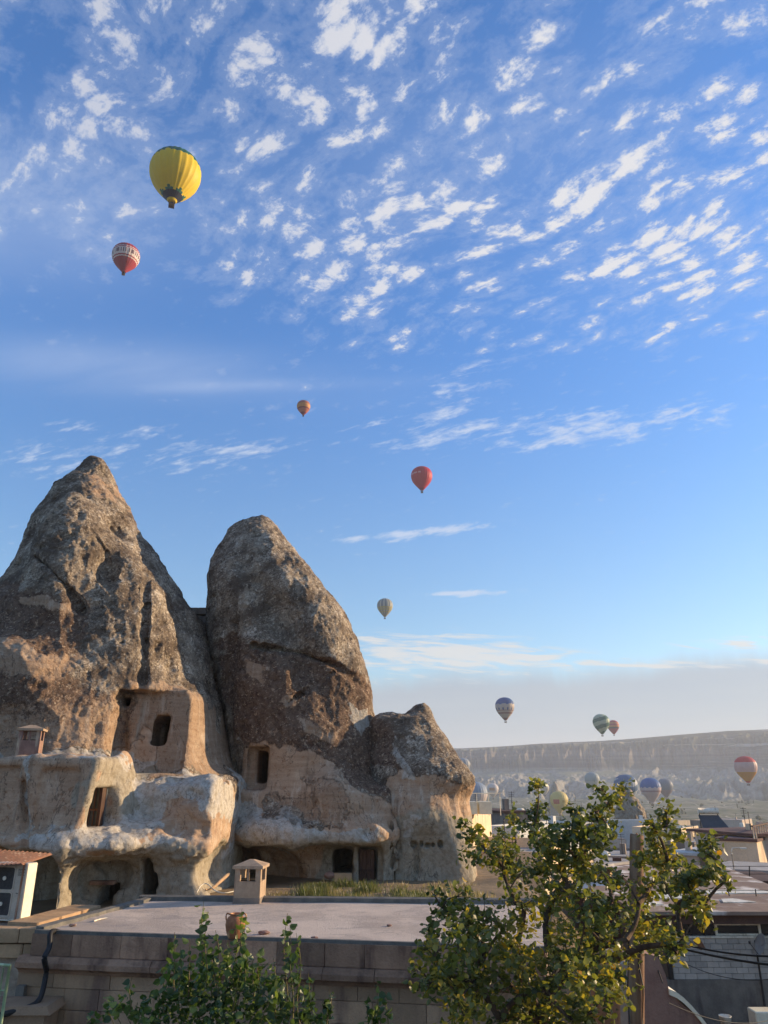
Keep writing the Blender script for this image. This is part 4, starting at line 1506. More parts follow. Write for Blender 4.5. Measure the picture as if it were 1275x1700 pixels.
M_CH = surf('chimney_tuff', (0.33, 0.26, 0.20), (0.27, 0.21, 0.16), 5.0, 0.92, 0.012, 0, (0.24, 0.18, 0.14), True, bscale=40)
pc = Pz(414, 1496, ROOF_Z)
chimney((pc.x, pc.y, ROOF_Z), R(-4), 0.80, 1.16, 'pale stone chimney with a hipped cap on the back edge of the flat roof', M_CH, M_CH, M_GREYB)
M_CHR = surf('red_chimney_stone', (0.23, 0.15, 0.13), (0.17, 0.11, 0.10), 5.0, 0.92, 0.01, 0, (0.36, 0.31, 0.25), True)
pc = P(47, 1256, 27.2)
chimney((pc.x, pc.y, pc.z), R(14), 0.72, 1.06, 'small reddish chimney on top of the plastered rock block, far left', M_CHR, M_CH, M_CHR)

# ------------------------------------------------------------------ jar on the roof
pj = Pz(386, 1561, ROOF_Z) + Vector((0, 0.28, 0))
t = empty('clay_jar', (pj.x, pj.y, ROOF_Z - 0.005))
t.scale = (0.86, 0.86, 0.92)
tag(t, 'big orange clay jar with two handles standing at the front edge of the roof', 'jar')
prof = [(0.0, 0.0), (0.17, 0.0), (0.20, 0.04), (0.25, 0.18), (0.275, 0.30), (0.265, 0.40), (0.22, 0.47), (0.17, 0.505), (0.155, 0.52), (0.18, 0.545), (0.18, 0.56), (0.15, 0.56), (0.135, 0.53), (0.12, 0.48), (0.0, 0.40)]
MB().lathe(prof, 32).build('body', M_TERRA, t, True)
for s_ in (-1, 1):
    MB().tube(smoothpts([Vector((s_ * 0.16, 0, 0.53)), Vector((s_ * 0.24, 0, 0.555)), Vector((s_ * 0.275, 0, 0.50)), Vector((s_ * 0.262, 0, 0.40))], 4), 0.019, 8).build('handle', M_TERRA, t, True)

# bits lying on the roof
def on_roof(px, py, dz_=0.0):
    q_ = Pz(px, py, ROOF_Z)
    return Vector((q_.x, q_.y, ROOF_Z + dz_))
tag(MB().tube([on_roof(156, 1530, 0.015), on_roof(166, 1528, 0.03), on_roof(178, 1525, 0.02)], 0.018, 6).build('stick', M_WHITE, smooth=True), 'short white stick lying near the left edge of the roof', 'stick')
for px, py, s_, lb in ((438, 1550, 0.10, 'small reddish stone on the roof right of the clay jar'), (522, 1558, 0.06, 'tiny reddish pebble lying near the roof front edge'), (646, 1537, 0.05, 'small dark pebble in the middle of the roof by the tree'), (121, 1537, 0.07, 'dark clod of dirt at the left end of the roof')):
    bm = bmesh.new()
    bmesh.ops.create_icosphere(bm, subdivisions=2, radius=1.0)
    for v in bm.verts:
        v.co *= 1 + random.uniform(-0.18, 0.18)
    me = bpy.data.meshes.new('pebble'); bm.to_mesh(me); bm.free(); me.materials.append(M_CHR)
    o = link('pebble', me); q_ = on_roof(px, py, s_ * 0.25); o.location = q_; o.scale = (s_ * 1.4, s_, s_ * 0.5)
    tag(o, lb, 'pebble', 'loose stones on the roof')
tag(MB().tube(smoothpts([on_roof(340, 1489, 0.2), on_roof(352, 1487, 0.22), on_roof(365, 1482, 0.35), on_roof(378, 1478, 0.5)], 3), [0.03] * 3 + [0.05] * 3 + [0.06] * 3 + [0.04], 8).build('log', M_TAN, smooth=True), 'broken pale branch lying left of the roof chimney', 'branch')
tag(MB().tube(smoothpts([on_roof(326, 1492, 0.16), on_roof(332, 1486, 0.26), on_roof(342, 1484, 0.30), on_roof(356, 1490, 0.2), on_roof(372, 1492, 0.16), on_roof(392, 1489, 0.18)], 4), 0.016, 6).build('hose', M_WHITE, smooth=True), 'thin white hose curling along the roof edge beside the chimney', 'hose')

# ------------------------------------------------------------------ details set into the rock
def ray_on(o, px, py):
    d_ = Vector((ray(px, py)[0], 1.0, ray(px, py)[1])).normalized()
    dg = bpy.context.evaluated_depsgraph_get()
    hit, loc, nr, idx, ob, mt = SC.ray_cast(dg, Vector((0, 0, CAM_Z)), d_)
    return loc if hit else None

# plank door
dl_ = 33.9 + 0.3
a, b_ = P(596, 1411, 34.15), P(621, 1480, 34.15)
t = empty('plank_door', ((a.x + b_.x) / 2, 34.42, 6.05))
tag(t, 'dark brown plank door in the cave wall behind the grass', 'door')
inv = Matrix.Translation((-(a.x + b_.x) / 2, -34.42, -6.05))
n_ = 4
for k in range(n_):
    x0 = a.x + (b_.x - a.x) * k / n_; x1 = a.x + (b_.x - a.x) * (k + 1) / n_
    MB().box(x0 + 0.006, x1 - 0.006, 34.42 + 0.004 * (k % 2), 34.47, 6.0, a.z - 0.03 * (k % 2)).build('plank', M_DOOR, t).matrix_parent_inverse = inv
MB().box(a.x + 0.02, b_.x - 0.02, 34.395, 34.419, 6.5, 6.6).build('batten', M_DOOR, t).matrix_parent_inverse = inv

# barred shutter in the side of the left block
t = empty('shuttered_window', P(160, 1368, 27.0))
tag(t, 'narrow window with blue-grey shutter and red-brown frame beside the plastered block', 'window')
inv = Matrix.Translation(-P(160, 1368, 27.0))
zb_, zt_ = P(150, 1384, 27.4).z, P(150, 1306, 27.4).z
xa, xb = wxa + 0.02, P(168, 1340, 27.4).x
MB().box(xa, xb, 27.8, 27.86, zb_, zt_).build('shutter', M_BLUEG, t).matrix_parent_inverse = inv
for k in range(4):
    x = xa + (xb - xa) * (k + 0.5) / 4
    MB().box(x - 0.012, x + 0.012, 27.72, 27.76, zb_, zt_).build('bar', M_RUST, t).matrix_parent_inverse = inv
MB().box(xb - 0.12, xb - 0.02, 27.4, 27.79, zb_, zt_).build('jamb', M_DOOR, t).matrix_parent_inverse = inv
MB().box(xa, xb - 0.13, 27.68, 27.77, (zb_ + zt_) / 2 - 0.03, (zb_ + zt_) / 2 + 0.03).build('cross_bar', M_RUST, t).matrix_parent_inverse = inv

# masonry closing the cleft between the cones
t = empty('infill_masonry', P(335, 1075, 38.0))
tag(t, 'weathered masonry filling the cleft between the two tall rock cones', 'wall')
inv = Matrix.Translation(-P(335, 1075, 38.0))
for k, yy in enumerate((1008, 1022, 1035, 1047, 1058, 1068)):
    z1_, z0_ = P(0, yy, 37.6).z, P(0, yy + 12, 37.6).z
    xs_ = [P(312 + k * 2, yy, 37.6).x, P(329 + (k % 2) * 6, yy, 37.6).x, P(349 + k, yy, 37.6).x]
    for i in range(2):
        o = place_block(chamfer_box('stone', M_GREYB, 0.03) if k + i == 0 else bpy.data.meshes['infill'], 'stone', t, ((xs_[i] + xs_[i + 1]) / 2, 37.9 + 0.05 * (k % 3), (z0_ + z1_) / 2), (xs_[i + 1] - xs_[i] - 0.02, 0.6, z1_ - z0_ - 0.03))
        if k + i == 0:
            o.data.name = 'infill'
        o.matrix_parent_inverse = inv

# surround of the small low opening, loose blocks by the broken window
o = place_block(chamfer_box('lintel', M_STONE, 0.04), 'lintel', None, P(171, 1465, D_NICHE - 0.02), (0.82, 0.3, 0.12), 0.0)
tag(o, 'reddish stone lintel above the small low hole in the left rock', 'lintel')
o = place_block(chamfer_box('fallen_block', M_TAN, 0.05), 'fallen_block', None, P(569, 1456, 33.6), (0.72, 0.35, 0.30), 0.1)
tag(o, 'pale fallen block on the sill of the broken cave window', 'stone')
bm = bmesh.new(); bmesh.ops.create_icosphere(bm, subdivisions=2, radius=1.0)
for v in bm.verts:
    v.co *= 1 + random.uniform(-0.1, 0.1)
me = bpy.data.meshes.new('red_stone'); bm.to_mesh(me); bm.free(); me.materials.append(M_REDDISH)
o = link('red_stone', me); o.location = P(547, 1453, 33.5); o.scale = (0.24, 0.18, 0.15)
tag(o, 'rounded red stone left of the broken cave window', 'stone')

# ------------------------------------------------------------------ town
def house(label, x0, D0, x1, D1, ytop, hgt, depth, wall, roof, wins=(), swins=(), parapet=0.25, name='house', cat='house', over=0.0, group='houses of the town below'):
    """box house whose front wall runs from pixel x0 at depth D0 to x1 at depth D1; top of the wall at pixel row ytop"""
    a = P(x0, ytop, D0)
    b = P(x1, ytop, D1)
    b = Vector((ray(x1, ytop)[0] * D1, D1, a.z))
    e = (b - a); e.z = 0
    L = e.length
    ang = math.atan2(e.y, e.x)
    t = empty(name, (a.x, a.y, a.z - hgt), ang)
    tag(t, label, cat, group)
    MB().box(0, L, 0, depth, -4.0, hgt).build('wall', wall, t)
    if over > 0:
        MB().box(-over, L + over, -over, depth + over, hgt + 0.003, hgt + 0.22).build('roof', roof, t)
    else:
        MB().box(0.22, L - 0.22, 0.22, depth - 0.22, hgt + 0.002, hgt + 0.03).build('roof', roof, t)
        if parapet:
            pw = 0.2
            for q_ in ((0, L, 0, pw), (0, L, depth - pw, depth), (0, pw, pw, depth - pw), (L - pw, L, pw, depth - pw)):
                MB().box(q_[0], q_[1], q_[2], q_[3], hgt + 0.002, hgt + parapet).build('parapet', wall, t)
    if hgt > 2.5:
        ch_ = random.uniform(0.35, 0.6)
        cx_, cy_ = random.uniform(0.2, 0.7) * L, random.uniform(0.3, 0.7) * depth
        zr = hgt + (0.22 if over > 0 else 0.03)
        MB().box(cx_, cx_ + ch_, cy_, cy_ + ch_, zr, zr + random.uniform(0.7, 1.2)).build('roof_chimney', wall, t)
        ax_ = random.uniform(0.1, 0.9) * L
        mb = MB().tube([(ax_, cy_, zr - 0.02), (ax_, cy_, zr + 1.9)], 0.03, 5)
        for q_ in (1.4, 1.6, 1.8):
            mb.tube([(ax_ - 0.35, cy_, zr + q_), (ax_ + 0.35, cy_, zr + q_)], 0.018, 4)
        mb.build('aerial', M_BLACKM, t)
    for side, W_ in ((0, wins), (1, swins)):
        for (s0, s1, z0, z1) in W_:
            if side == 0:
                M = Matrix.Identity(4)
                X0, X1 = s0 * L, s1 * L
            else:
                M = Matrix.Translation((L, 0, 0)) @ Matrix.Rotation(R(90), 4, 'Z')
                X0, X1 = s0 * depth, s1 * depth
            Z0, Z1 = z0 * hgt, z1 * hgt
            f = MB(); g = 0.06
            f.box(X0 - g, X1 + g, -0.05, 0.02, Z0 - g, Z0, M=M); f.box(X0 - g, X1 + g, -0.05, 0.02, Z1, Z1 + g, M=M)
            f.box(X0 - g, X0, -0.05, 0.02, Z0 + 0.002, Z1 - 0.002, M=M); f.box(X1, X1 + g, -0.05, 0.02, Z0 + 0.002, Z1 - 0.002, M=M)
            fo = f.build('window', M_WHITE, t)
            MB().box(X0, X1, -0.012, 0.01, Z0, Z1, M=M).build('pane', M_GLASS, fo)
    return t


g3 = [(0.12, 0.26, 0.35, 0.7), (0.42, 0.56, 0.35, 0.7), (0.72, 0.86, 0.35, 0.7)]
g2 = [(0.18, 0.36, 0.35, 0.7), (0.60, 0.78, 0.35, 0.7)]
# near and middle distance, right of the rocks
house('sunlit cream building with a roof terrace touching the right end of the rocks', 776, 50, 815, 58, 1352, 9, 7, M_CREAM, M_GREYR, [(0.2, 0.4, 0.5, 0.62), (0.6, 0.8, 0.5, 0.62)], parapet=0.5)
house('pinkish flat-roofed house just right of the cream terrace building', 812, 95, 845, 96, 1348, 8, 10, M_PINKW, M_GREYR, g2)
house('grey wall house with a dark roof terrace behind the left treetop', 836, 84, 880, 85, 1350, 7, 9, M_GREYB, M_DKBROWN, g3, over=0.2)
house('plain pale grey house below the pinkish one, behind the left branches', 806, 66, 862, 64, 1376, 9, 12, M_PALER, M_GREYR, g3)
house('low house with a wide grey roof and sunlit windows behind the left trunk', 835, 46, 905, 44, 1447, 5, 9, M_CREAM, M_GREYR, [(0.16, 0.34, 0.62, 0.82), (0.5, 0.8, 0.62, 0.82)], over=0.5)
house('tan building with brown roof seen through the lower left branches', 775, 48, 850, 46, 1462, 5, 8, M_CREAM, M_BROWNR, g3, over=0.3)
house('sunlit sandstone building with a cornice behind the middle of the tree', 903, 42, 944, 52, 1436, 8, 9, M_CREAM, M_GREYR, [(0.18, 0.3, 0.35, 0.62), (0.62, 0.74, 0.35, 0.62)], parapet=0.6)
house('dark brown wall building with a pale sheet roof behind the tree middle', 960, 44, 1064, 43, 1480, 6, 11, M_DKBROWN, M_PALER, [(0.2, 0.3, 0.4, 0.75)], over=0.35)
house('long grey brown building above the pale sheet roof, left of the wooden pole', 968, 78, 1052, 76, 1424, 7, 10, M_GREYB, M_GREYR, g3)
house('low grey building left of the wooden pole top', 930, 110, 1040, 112, 1398, 7, 12, M_PINKW, M_GREYR, g3 + [(0.9, 0.96, 0.35, 0.7)])
house('pale cottage between the wooden pole and the white brown-roofed house', 1085, 100, 1152, 96, 1398, 5, 9, M_GREYB, M_GREYR, g3)
house('small sunlit cream house peeping out left of the white brown-roofed house', 1130, 130, 1160, 138, 1378, 7, 8, M_CREAM, M_GREYR, g2)
house('grey slope-roofed shed below the small cream house', 1108, 76, 1160, 74, 1418, 4, 7, M_PINKW, M_PALER, [(0.3, 0.5, 0.4, 0.7)], over=0.2)
wb = house('big pinkish white house with a brown roof and ochre gallery, right side', 1153, 76, 1254, 69, 1380, 5.2, 13, M_PINKW, M_REDRF, [(0.74, 0.80, 0.34, 0.50)], over=0.55, name='large_house')
z_ = 5.2
MB().box(2.2, 7.9, -0.06, 0.02, z_ - 0.85, z_ - 0.12).build('gallery', M_DKBROWN, wb)
for k in range(11):
    MB().box(2.3 + k * 0.5, 2.72 + k * 0.5, -0.1, -0.062, z_ - 0.78, z_ - 0.2).build('gallery_board', M_OCHRE, wb)
MB().tube([(3.9, -0.12, z_ - 0.1), (3.9, -0.12, z_ - 1.3)], 0.08, 8).build('downpipe', M_RUST, wb, True)
rc = house('sunlit cream stone house with a balustraded balcony at the right edge', 1256, 67, 1310, 78, 1398, 4.6, 3.2, M_CREAM, M_REDRF, [(0.12, 0.22, 0.1, 0.5), (0.34, 0.44, 0.1, 0.5)], over=0.1, name='balcony_house')
for k in range(9):
    MB().tube([(0.3 + k * 0.9, 0.2, 4.83), (0.3 + k * 0.9, 0.2, 5.75)], 0.05, 6).build('baluster', M_CREAM, rc, True)
MB().box(0.1, 8.5, 0.1, 0.3, 5.75, 5.85).build('rail', M_DKBROWN, rc)
# plain brown strip roofs, terrace in front of the white house
house('low wall and grey terrace with a railing in front of the big white house', 1190, 58, 1300, 56, 1447, 2.0, 6, M_TAN, M_GREYR, (), parapet=0.0, over=0.1)
house('dark reddish wall under the terrace at the right edge', 1105, 50, 1310, 49, 1466, 2.2, 5, M_REDRF, M_DKBROWN, (), parapet=0.0, over=0.1)
t = house('broad brown roof with white patches above the strip of windows, right', 1075, 37, 1310, 36, 1490, 2.0, 12, M_DKBROWN, M_BROWNR, (), over=0.3, name='flat_roof_house')

# rows of little houses down in the valley
row = [(852, 150, 'pinkish'), (880, 190, 'grey'), (905, 165, 'cream'), (918, 130, 'reddish'), (944, 210, 'pale'), (962, 160, 'grey'), (988, 230, 'cream'), (1005, 150, 'pale'),
       (1026, 190, 'grey'), (1052, 230, 'pinkish'), (1078, 200, 'pale'), (1104, 250, 'grey'), (1126, 210, 'cream'), (1142, 280, 'pale'), (1196, 260, 'grey'), (1214, 300, 'pale'), (1232, 250, 'pinkish'), (1252, 310, 'cream'), (1268, 270, 'pale')]
ords = ['first', 'second', 'third', 'fourth', 'fifth', 'sixth', 'seventh', 'eighth', 'ninth', 'tenth', 'eleventh', 'twelfth', 'thirteenth', 'fourteenth', 'fifteenth', 'sixteenth', 'seventeenth', 'eighteenth', 'nineteenth']
mats_ = {'pinkish': M_PINKW, 'grey': M_GREYB, 'cream': M_CREAM, 'reddish': M_REDDISH, 'pale': M_PALER}
for i, (px, D, cl) in enumerate(row):
    wpx = random.uniform(16, 26)
    a_ = ray(px, 1370)[0] * D
    zg = zt(a_, D)
    hh = random.uniform(3.2, 5.5)
    b_ = (zg + hh - CAM_Z) / D
    # pixel row of the roof
    th = math.atan(b_) - PITCH
    yt = 850 - math.tan(th) * FPX
    house('small %s flat-roofed house, %s from the left in the far row' % (cl, ords[i]), px, D, px + wpx, D + random.uniform(-5, 9), yt, hh + 1, random.uniform(7, 11), mats_[cl], random.choice([M_GREYR, M_PALER, M_PINKW]), g2 if i % 2 else g3)

# solar water heater on the roof ridge
pc = P(1184, 1376, 82)
t = empty('solar_heater', pc, R(-12))
t.scale = (0.85, 0.85, 0.85)
tag(t, 'dark solar panel with white water tank on the roof right of the small cream house', 'water heater')
vs = [(-1.3, -1.4, 0.1), (1.6, -1.4, 0.1), (0.9, 0.5, 1.5), (-1.4, 0.5, 1.5)]
mb = MB(); mb.add(vs + [(x, y, z - 0.1) for x, y, z in vs], [(0, 1, 2, 3), (7, 6, 5, 4), (0, 4, 5, 1), (1, 5, 6, 2), (2, 6, 7, 3), (3, 7, 4, 0)])
mb.build('collector', M_PANEL, t)
MB().tube([(-1.3, 0.8, 1.95), (1.0, 0.8, 1.95)], 0.34, 12).build('tank', M_WHITE, t, True)
MB().tube([(-1.2, 0.8, 1.95), (-1.2, 0.9, -0.5)], 0.05, 6).tube([(0.9, 0.8, 1.95), (0.9, 0.9, -0.5)], 0.05, 6).build('stand', M_BLACKM, t)
# roof terrace pieces on the cream building by the rocks
t = empty('roof_tanks', P(786, 1352, 51))
tag(t, 'two white roof boxes catching the sun on the cream building by the rocks', 'tanks')
for dx_ in (0.0, 0.95):
    MB().box(-0.55 + dx_, 0.25 + dx_, 0.0, 1.2, 0.0, 0.75).build('box', M_ACS, t)
t = empty('terrace_railing', P(780, 1338, 51))
tag(t, 'thin pale railing on the roof terrace of the cream building', 'railing')
MB().tube([(-0.3, 0, 0.75), (2.2, 1.0, 0.75)], 0.03, 6).build('rail', M_WHITE, t)
for k in range(4):
    MB().tube([(-0.3 + k * 0.8, k * 0.33, 0.75), (-0.3 + k * 0.8, k * 0.33, -0.6)], 0.025, 6).build('post', M_WHITE, t)
t = empty('roof_railing', P(903, 1424, 44))
tag(t, 'white railing on the roof left of the sunlit sandstone building', 'railing')
for zz in (0.0, 0.35):
    MB().tube([(-0.6, 0.2, zz), (1.0, 0.4, zz + 0.35)], 0.03, 6).build('rail', M_WHITE, t)
for k in range(4):
    MB().tube([(-0.6 + k * 0.5, 0.2 + k * 0.06, k * 0.11), (-0.6 + k * 0.5, 0.2 + k * 0.06, -0.6)], 0.025, 6).build('post', M_WHITE, t)
# rooftop water tanks dotted over the town
tk = MB().lathe([(0, 0), (0.45, 0), (0.48, 0.1), (0.48, 0.9), (0.3, 1.1), (0, 1.12)], 14).mesh('water_tank', M_WHITE, True)
spots_ = [(868, 1346, 86, 'on the dark roof terrace'), (952, 1394, 113, 'on the long low grey building'), (1012, 1420, 79, 'on the grey brown building left of the pole'), (1118, 1394, 99, 'on the pale cottage right of the pole'), (1137, 1374, 133, 'on the small sunlit cream house'), (1236, 1368, 180, 'above the big white house roof')]
for px, py, D, lb in spots_:
    o = link('water_tank', tk)
    q_ = P(px, py, D)
    o.location = q_ - Vector((0, -1.5, 0.9))
    tag(o, 'small white water tank ' + lb, 'water tank', 'white rooftop water tanks')

# street lamp by the white house
q_ = P(1221, 1460, 52)
t = empty('street_lamp', q_)
tag(t, 'slim white street lamp with a curved arm in front of the big white house', 'street lamp')
tp = P(1215, 1418, 52) - q_
MB().tube([Vector((0, 0, -1.0)), tp], 0.05, 8).build('pole', M_WHITE, t, True)
hd = P(1232, 1408, 52) - q_
MB().tube(smoothpts([tp, tp + Vector((0.1, 0, 0.35)), hd], 4), 0.035, 6).build('arm', M_WHITE, t, True)
MB().box(hd.x - 0.1, hd.x + 0.25, -0.1, 0.1, hd.z - 0.05, hd.z + 0.04).build('lamp_head', M_WHITE, t)

# ------------------------------------------------------------------ block house at the lower right
DBL = 30.0
xl = P(1115, 1590, DBL).x
zs = P(0, 1557, DBL).z      # sill
t = empty('block_house', (xl, DBL, 2.0))
tag(t, 'grey concrete block house with a strip of windows, lower right corner', 'building')
inv = Matrix.Translation((-xl, -DBL, -2.0))
def bb(name, mat, *a_, **k_):
    o = MB().box(*a_, **k_).build(name, mat, t)
    o.matrix_parent_inverse = inv
    return o
xr_ = 17.5
z_e = P(0, 1530, DBL).z
z_t = P(0, 1514, DBL).z
z_b = P(0, 1626, DBL).z
bb('wall', M_BLOCKJ, xl + 0.02, xr_, DBL + 0.04, DBL + 6, 1.0, zs)
bb('fascia', M_DKBROWN, xl - 1.0, xr_, DBL - 0.5, DBL + 6, z_e, z_t)
bb('eave', M_BROWNR, xl - 1.2, xr_, DBL - 0.75, DBL + 6.2, z_t + 0.003, z_t + 0.12)
bb('back_wall', M_DKBROWN, xl + 0.02, xr_, DBL + 0.7, DBL + 5.8, zs + 0.003, z_e - 0.003)
bb('sill', M_WHITE, xl - 0.2, xr_, DBL - 0.06, DBL + 0.2, zs + 0.003, zs + 0.06)
bb('pane', M_GLASS, xl, xr_, DBL + 0.1, DBL + 0.12, zs + 0.065, z_e - 0.003)
xf0, xf1 = P(1188, 1545, DBL).x, P(1264, 1545, DBL).x
for x0, x1, z0, z1 in ((xf0, xf1, zs + 0.07, zs + 0.13), (xf0, xf1, z_e - 0.12, z_e - 0.05), (xf0, xf0 + 0.08, zs + 0.132, z_e - 0.122), (xf1 - 0.08, xf1, zs + 0.132, z_e - 0.122)):
    bb('window_frame', M_WHITE, x0, x1, DBL + 0.02, DBL + 0.09, z0, z1)
for px in (1128, 1146, 1170):
    x_ = P(px, 1545, DBL).x
    bb('mullion', M_BLACKM, x_, x_ + 0.04, DBL + 0.04, DBL + 0.09, zs + 0.066, z_e - 0.006)
zr_ = z_t + 0.124
for (x0_, x1_, y0_, y1_) in ((xl + 0.2, xl + 2.2, DBL + 2.2, DBL + 3.4), (xl + 3.0, xl + 6.0, DBL + 3.6, DBL + 4.8), (xl + 1.4, xl + 3.2, DBL + 4.6, DBL + 5.7), (xl - 0.8, xl + 0.2, DBL + 0.6, DBL + 2.0), (xl + 2.6, xl + 3.9, DBL + 1.2, DBL + 2.2)):
    mb = MB()
    q4 = [(x0_, y0_), (x1_, y0_ + 0.15), (x1_ - 0.5, y1_), (x0_ + 0.3, y1_ - 0.1)]
    mb.add([(x, y, zr_) for x, y in q4] + [(x, y, zr_ + 0.025) for x, y in q4], [(0, 3, 2, 1), (4, 5, 6, 7), (0, 1, 5, 4), (1, 2, 6, 5), (2, 3, 7, 6), (3, 0, 4, 7)])
    mb.build('white_sheet', M_WHITE, t).matrix_parent_inverse = inv
blk = chamfer_box('block', M_BLOCK, 0.02)
zz = zs - 0.004
rowi = 0
ch = (zs - z_b) / 7.0
while rowi < 7:
    x = xl - (0.0 if rowi % 2 == 0 else 0.0)
    first = True
    while x < xr_:
        w_ = 0.41 if not (first and rowi % 2) else 0.2
        first = False
        o = place_block(blk, 'block', t, (x + w_ / 2, DBL + 0.1 + random.uniform(-0.004, 0.004), zz - ch / 2), (w_ - 0.012, 0.2, ch - 0.011))
        o.matrix_parent_inverse = inv
        x += w_
    zz -= ch
    rowi += 1
bb('lower_wall', M_GREYW, xl - 0.4, xr_, DBL - 0.06, DBL + 0.3, 0.5, z_b - 0.003)
bb('gap_shade', M_BLACKM, xl - 0.16, xl - 0.03, DBL - 0.05, DBL + 0.1, z_b, zs)  # black strip stands in for the shaded gap at the wall's left end
q_ = P(1260, 1600, DBL - 0.15)
tag(MB().tube([Vector((q_.x, DBL - 0.12, P(0, 1560, DBL).z)), Vector((q_.x, DBL - 0.12, 2.0))], 0.035, 8).build('downpipe', M_BLACKM, smooth=True), 'thin dark pipe running down the concrete block wall at the right', 'pipe')

# satellite dish
q_ = P(1262, 1568, DBL - 0.7)
t = empty('satellite_dish', q_, R(0))
t.scale = (0.85, 0.85, 0.85)
tag(t, 'grey satellite dish seen from the side in front of the block wall', 'satellite dish')
dn = Vector((-0.93, -0.02, 0.36)).normalized()
rot = dn.to_track_quat('Z', 'Y').to_matrix().to_4x4()
mb = MB()
prof = [(0.001, -0.10), (0.12, -0.095), (0.24, -0.07), (0.36, -0.02), (0.42, 0.01)]
mb.lathe(prof, 24)
mb.v = [tuple(rot @ Vector(v)) for v in mb.v]
o = mb.build('dish', M_GREYR, t, True)
md = o.modifiers.new('s', 'SOLIDIFY'); md.thickness = 0.012
MB().tube([rot @ Vector((0, -0.38, 0)), rot @ Vector((0, -0.1, 0.42))], 0.012, 6).build('arm', M_BLACKM, t)
MB().box(-0.03, 0.03, -0.03, 0.03, -0.04, 0.06, M=Matrix.Translation(rot @ Vector((0, -0.1, 0.42)))).build('receiver', M_BLACKM, t)
MB().tube([rot @ Vector((0, 0, -0.1)), Vector((0.05, 0.5, -0.25)), Vector((0.05, 0.62, -0.4))], 0.02, 6).build('bracket', M_BLACKM, t)

# rubble-rendered wall with a white coping that drops to the right
DW = 21.5
def wallpoly(pts, D0, D1, name, mat, label, cat):
    mb = MB()
    f = [P(a_, b_, D0) for a_, b_ in pts]
    bk = [Vector((v.x, D1, v.z)) for v in f]
    n_ = len(f)
    mb.add(f + bk, [tuple(range(n_))[::-1], tuple(range(n_, 2 * n_))] + [(i, (i + 1) % n_, n_ + (i + 1) % n_, n_ + i) for i in range(n_)])
    return tag(mb.build(name, mat), label, cat)
wallpoly([(1068, 1582), (1092, 1588), (1105, 1618), (1112, 1650), (1130, 1664), (1150, 1682), (1172, 1706), (1200, 1760), (1068, 1760)], DW, DW + 0.6, 'rendered_wall', M_REDDISH, 'reddish rough-rendered wall right of the wooden pole', 'wall')
wallpoly([(1030, 1600), (1066, 1598), (1066, 1760), (1030, 1760)], DW + 0.2, DW + 3, 'side_wall', M_GREYB, 'grey brown wall between the wooden pole and the reddish wall', 'wall')
cop = [(1112, 1652), (1124, 1657), (1136, 1666), (1150, 1680), (1162, 1694), (1176, 1712)]
mb = MB()
f1 = [P(a_, b_, DW - 0.08) for a_, b_ in cop]
for i in range(len(f1) - 1):
    a_, b_ = f1[i], f1[i + 1]
    h0 = 0.13
    vs = [a_, b_, b_ + Vector((0, 0.75, 0)), a_ + Vector((0, 0.75, 0))]
    vs2 = [v + Vector((0, 0, h0)) for v in vs]
    mb.add(vs + vs2, [(0, 3, 2, 1), (4, 5, 6, 7), (0, 1, 5, 4), (2, 3, 7, 6)] + ([(3, 0, 4, 7)] if i == 0 else []) + ([(1, 2, 6, 5)] if i == len(f1) - 2 else []))
tag(mb.build('coping', M_ACS), 'white plaster coping sloping down the reddish wall', 'coping')
q_ = P(1206, 1706, DBL - 2)
o = MB().lathe([(0, 0), (0.14, 0), (0.19, 0.3), (0.2, 0.31), (0.2, 0.33), (0.17, 0.33), (0.13, 0.04), (0, 0.04)], 18).build('bucket', M_WHITE, smooth=True)
o.location = q_
tag(o, 'white bucket at the bottom edge below the block wall', 'bucket')
o = MB().box(-0.35, 0.35, -0.3, 0.3, 0, 0.6).build('crate', M_ACS)
md = o.modifiers.new('b', 'BEVEL'); md.width = 0.03
o.location = P(1270, 1712, DBL - 2)
tag(o, 'pale box standing in the bottom right corner', 'box')

# wire fence along the brown roof
t = empty('wire_fence', P(1150, 1520, 33))
tag(t, 'black wire fence with thin posts above the block house', 'fence')
inv = Matrix.Translation(-P(1150, 1520, 33))
for a_, b_ in (((1096, 1440), (1098, 1530)), ((1140, 1470), (1142, 1520)), ((1209, 1476), (1215, 1516)), ((1254, 1476), (1259, 1516)), ((1298, 1476), (1303, 1516))):
    MB().tube([P(*a_, 33), P(*b_, 33)], 0.022, 6).build('post', M_BLACKM, t).matrix_parent_inverse = inv
for y0, y1, r_ in ((1478, 1478, 0.011), (1491, 1490, 0.011), (1503, 1502, 0.013), (1514, 1514, 0.011)):
    MB().tube([P(1088, y0, 33), P(1310, y1, 33)], r_, 5).build('wire', M_BLACKM, t).matrix_parent_inverse = inv
t = empty('terrace_fence', P(1240, 1460, 50))
tag(t, 'thin dark railing in front of the big pinkish white house', 'fence')
inv = Matrix.Translation(-P(1240, 1460, 50))
for px in (1130, 1165, 1200, 1244, 1290):
    MB().tube([P(px, 1438, 50), P(px + 1, 1466, 50)], 0.035, 6).build('post', M_BLACKM, t).matrix_parent_inverse = inv
for yy in (1438, 1451):
    MB().tube([P(1100, yy, 50), P(1310, yy, 50)], 0.018, 5).build('wire', M_BLACKM, t).matrix_parent_inverse = inv
t = empty('iron_railing', P(1080, 1488, 40))
tag(t, 'white-capped iron railing right behind the wooden pole', 'railing')
inv = Matrix.Translation(-P(1080, 1488, 40))
for k in range(11):
    MB().tube([P(1066 + k * 4.5, 1471, 40), P(1066 + k * 4.5, 1500, 40)], 0.022, 5).build('baluster', M_WHITE if k % 3 == 0 else M_BLACKM, t).matrix_parent_inverse = inv
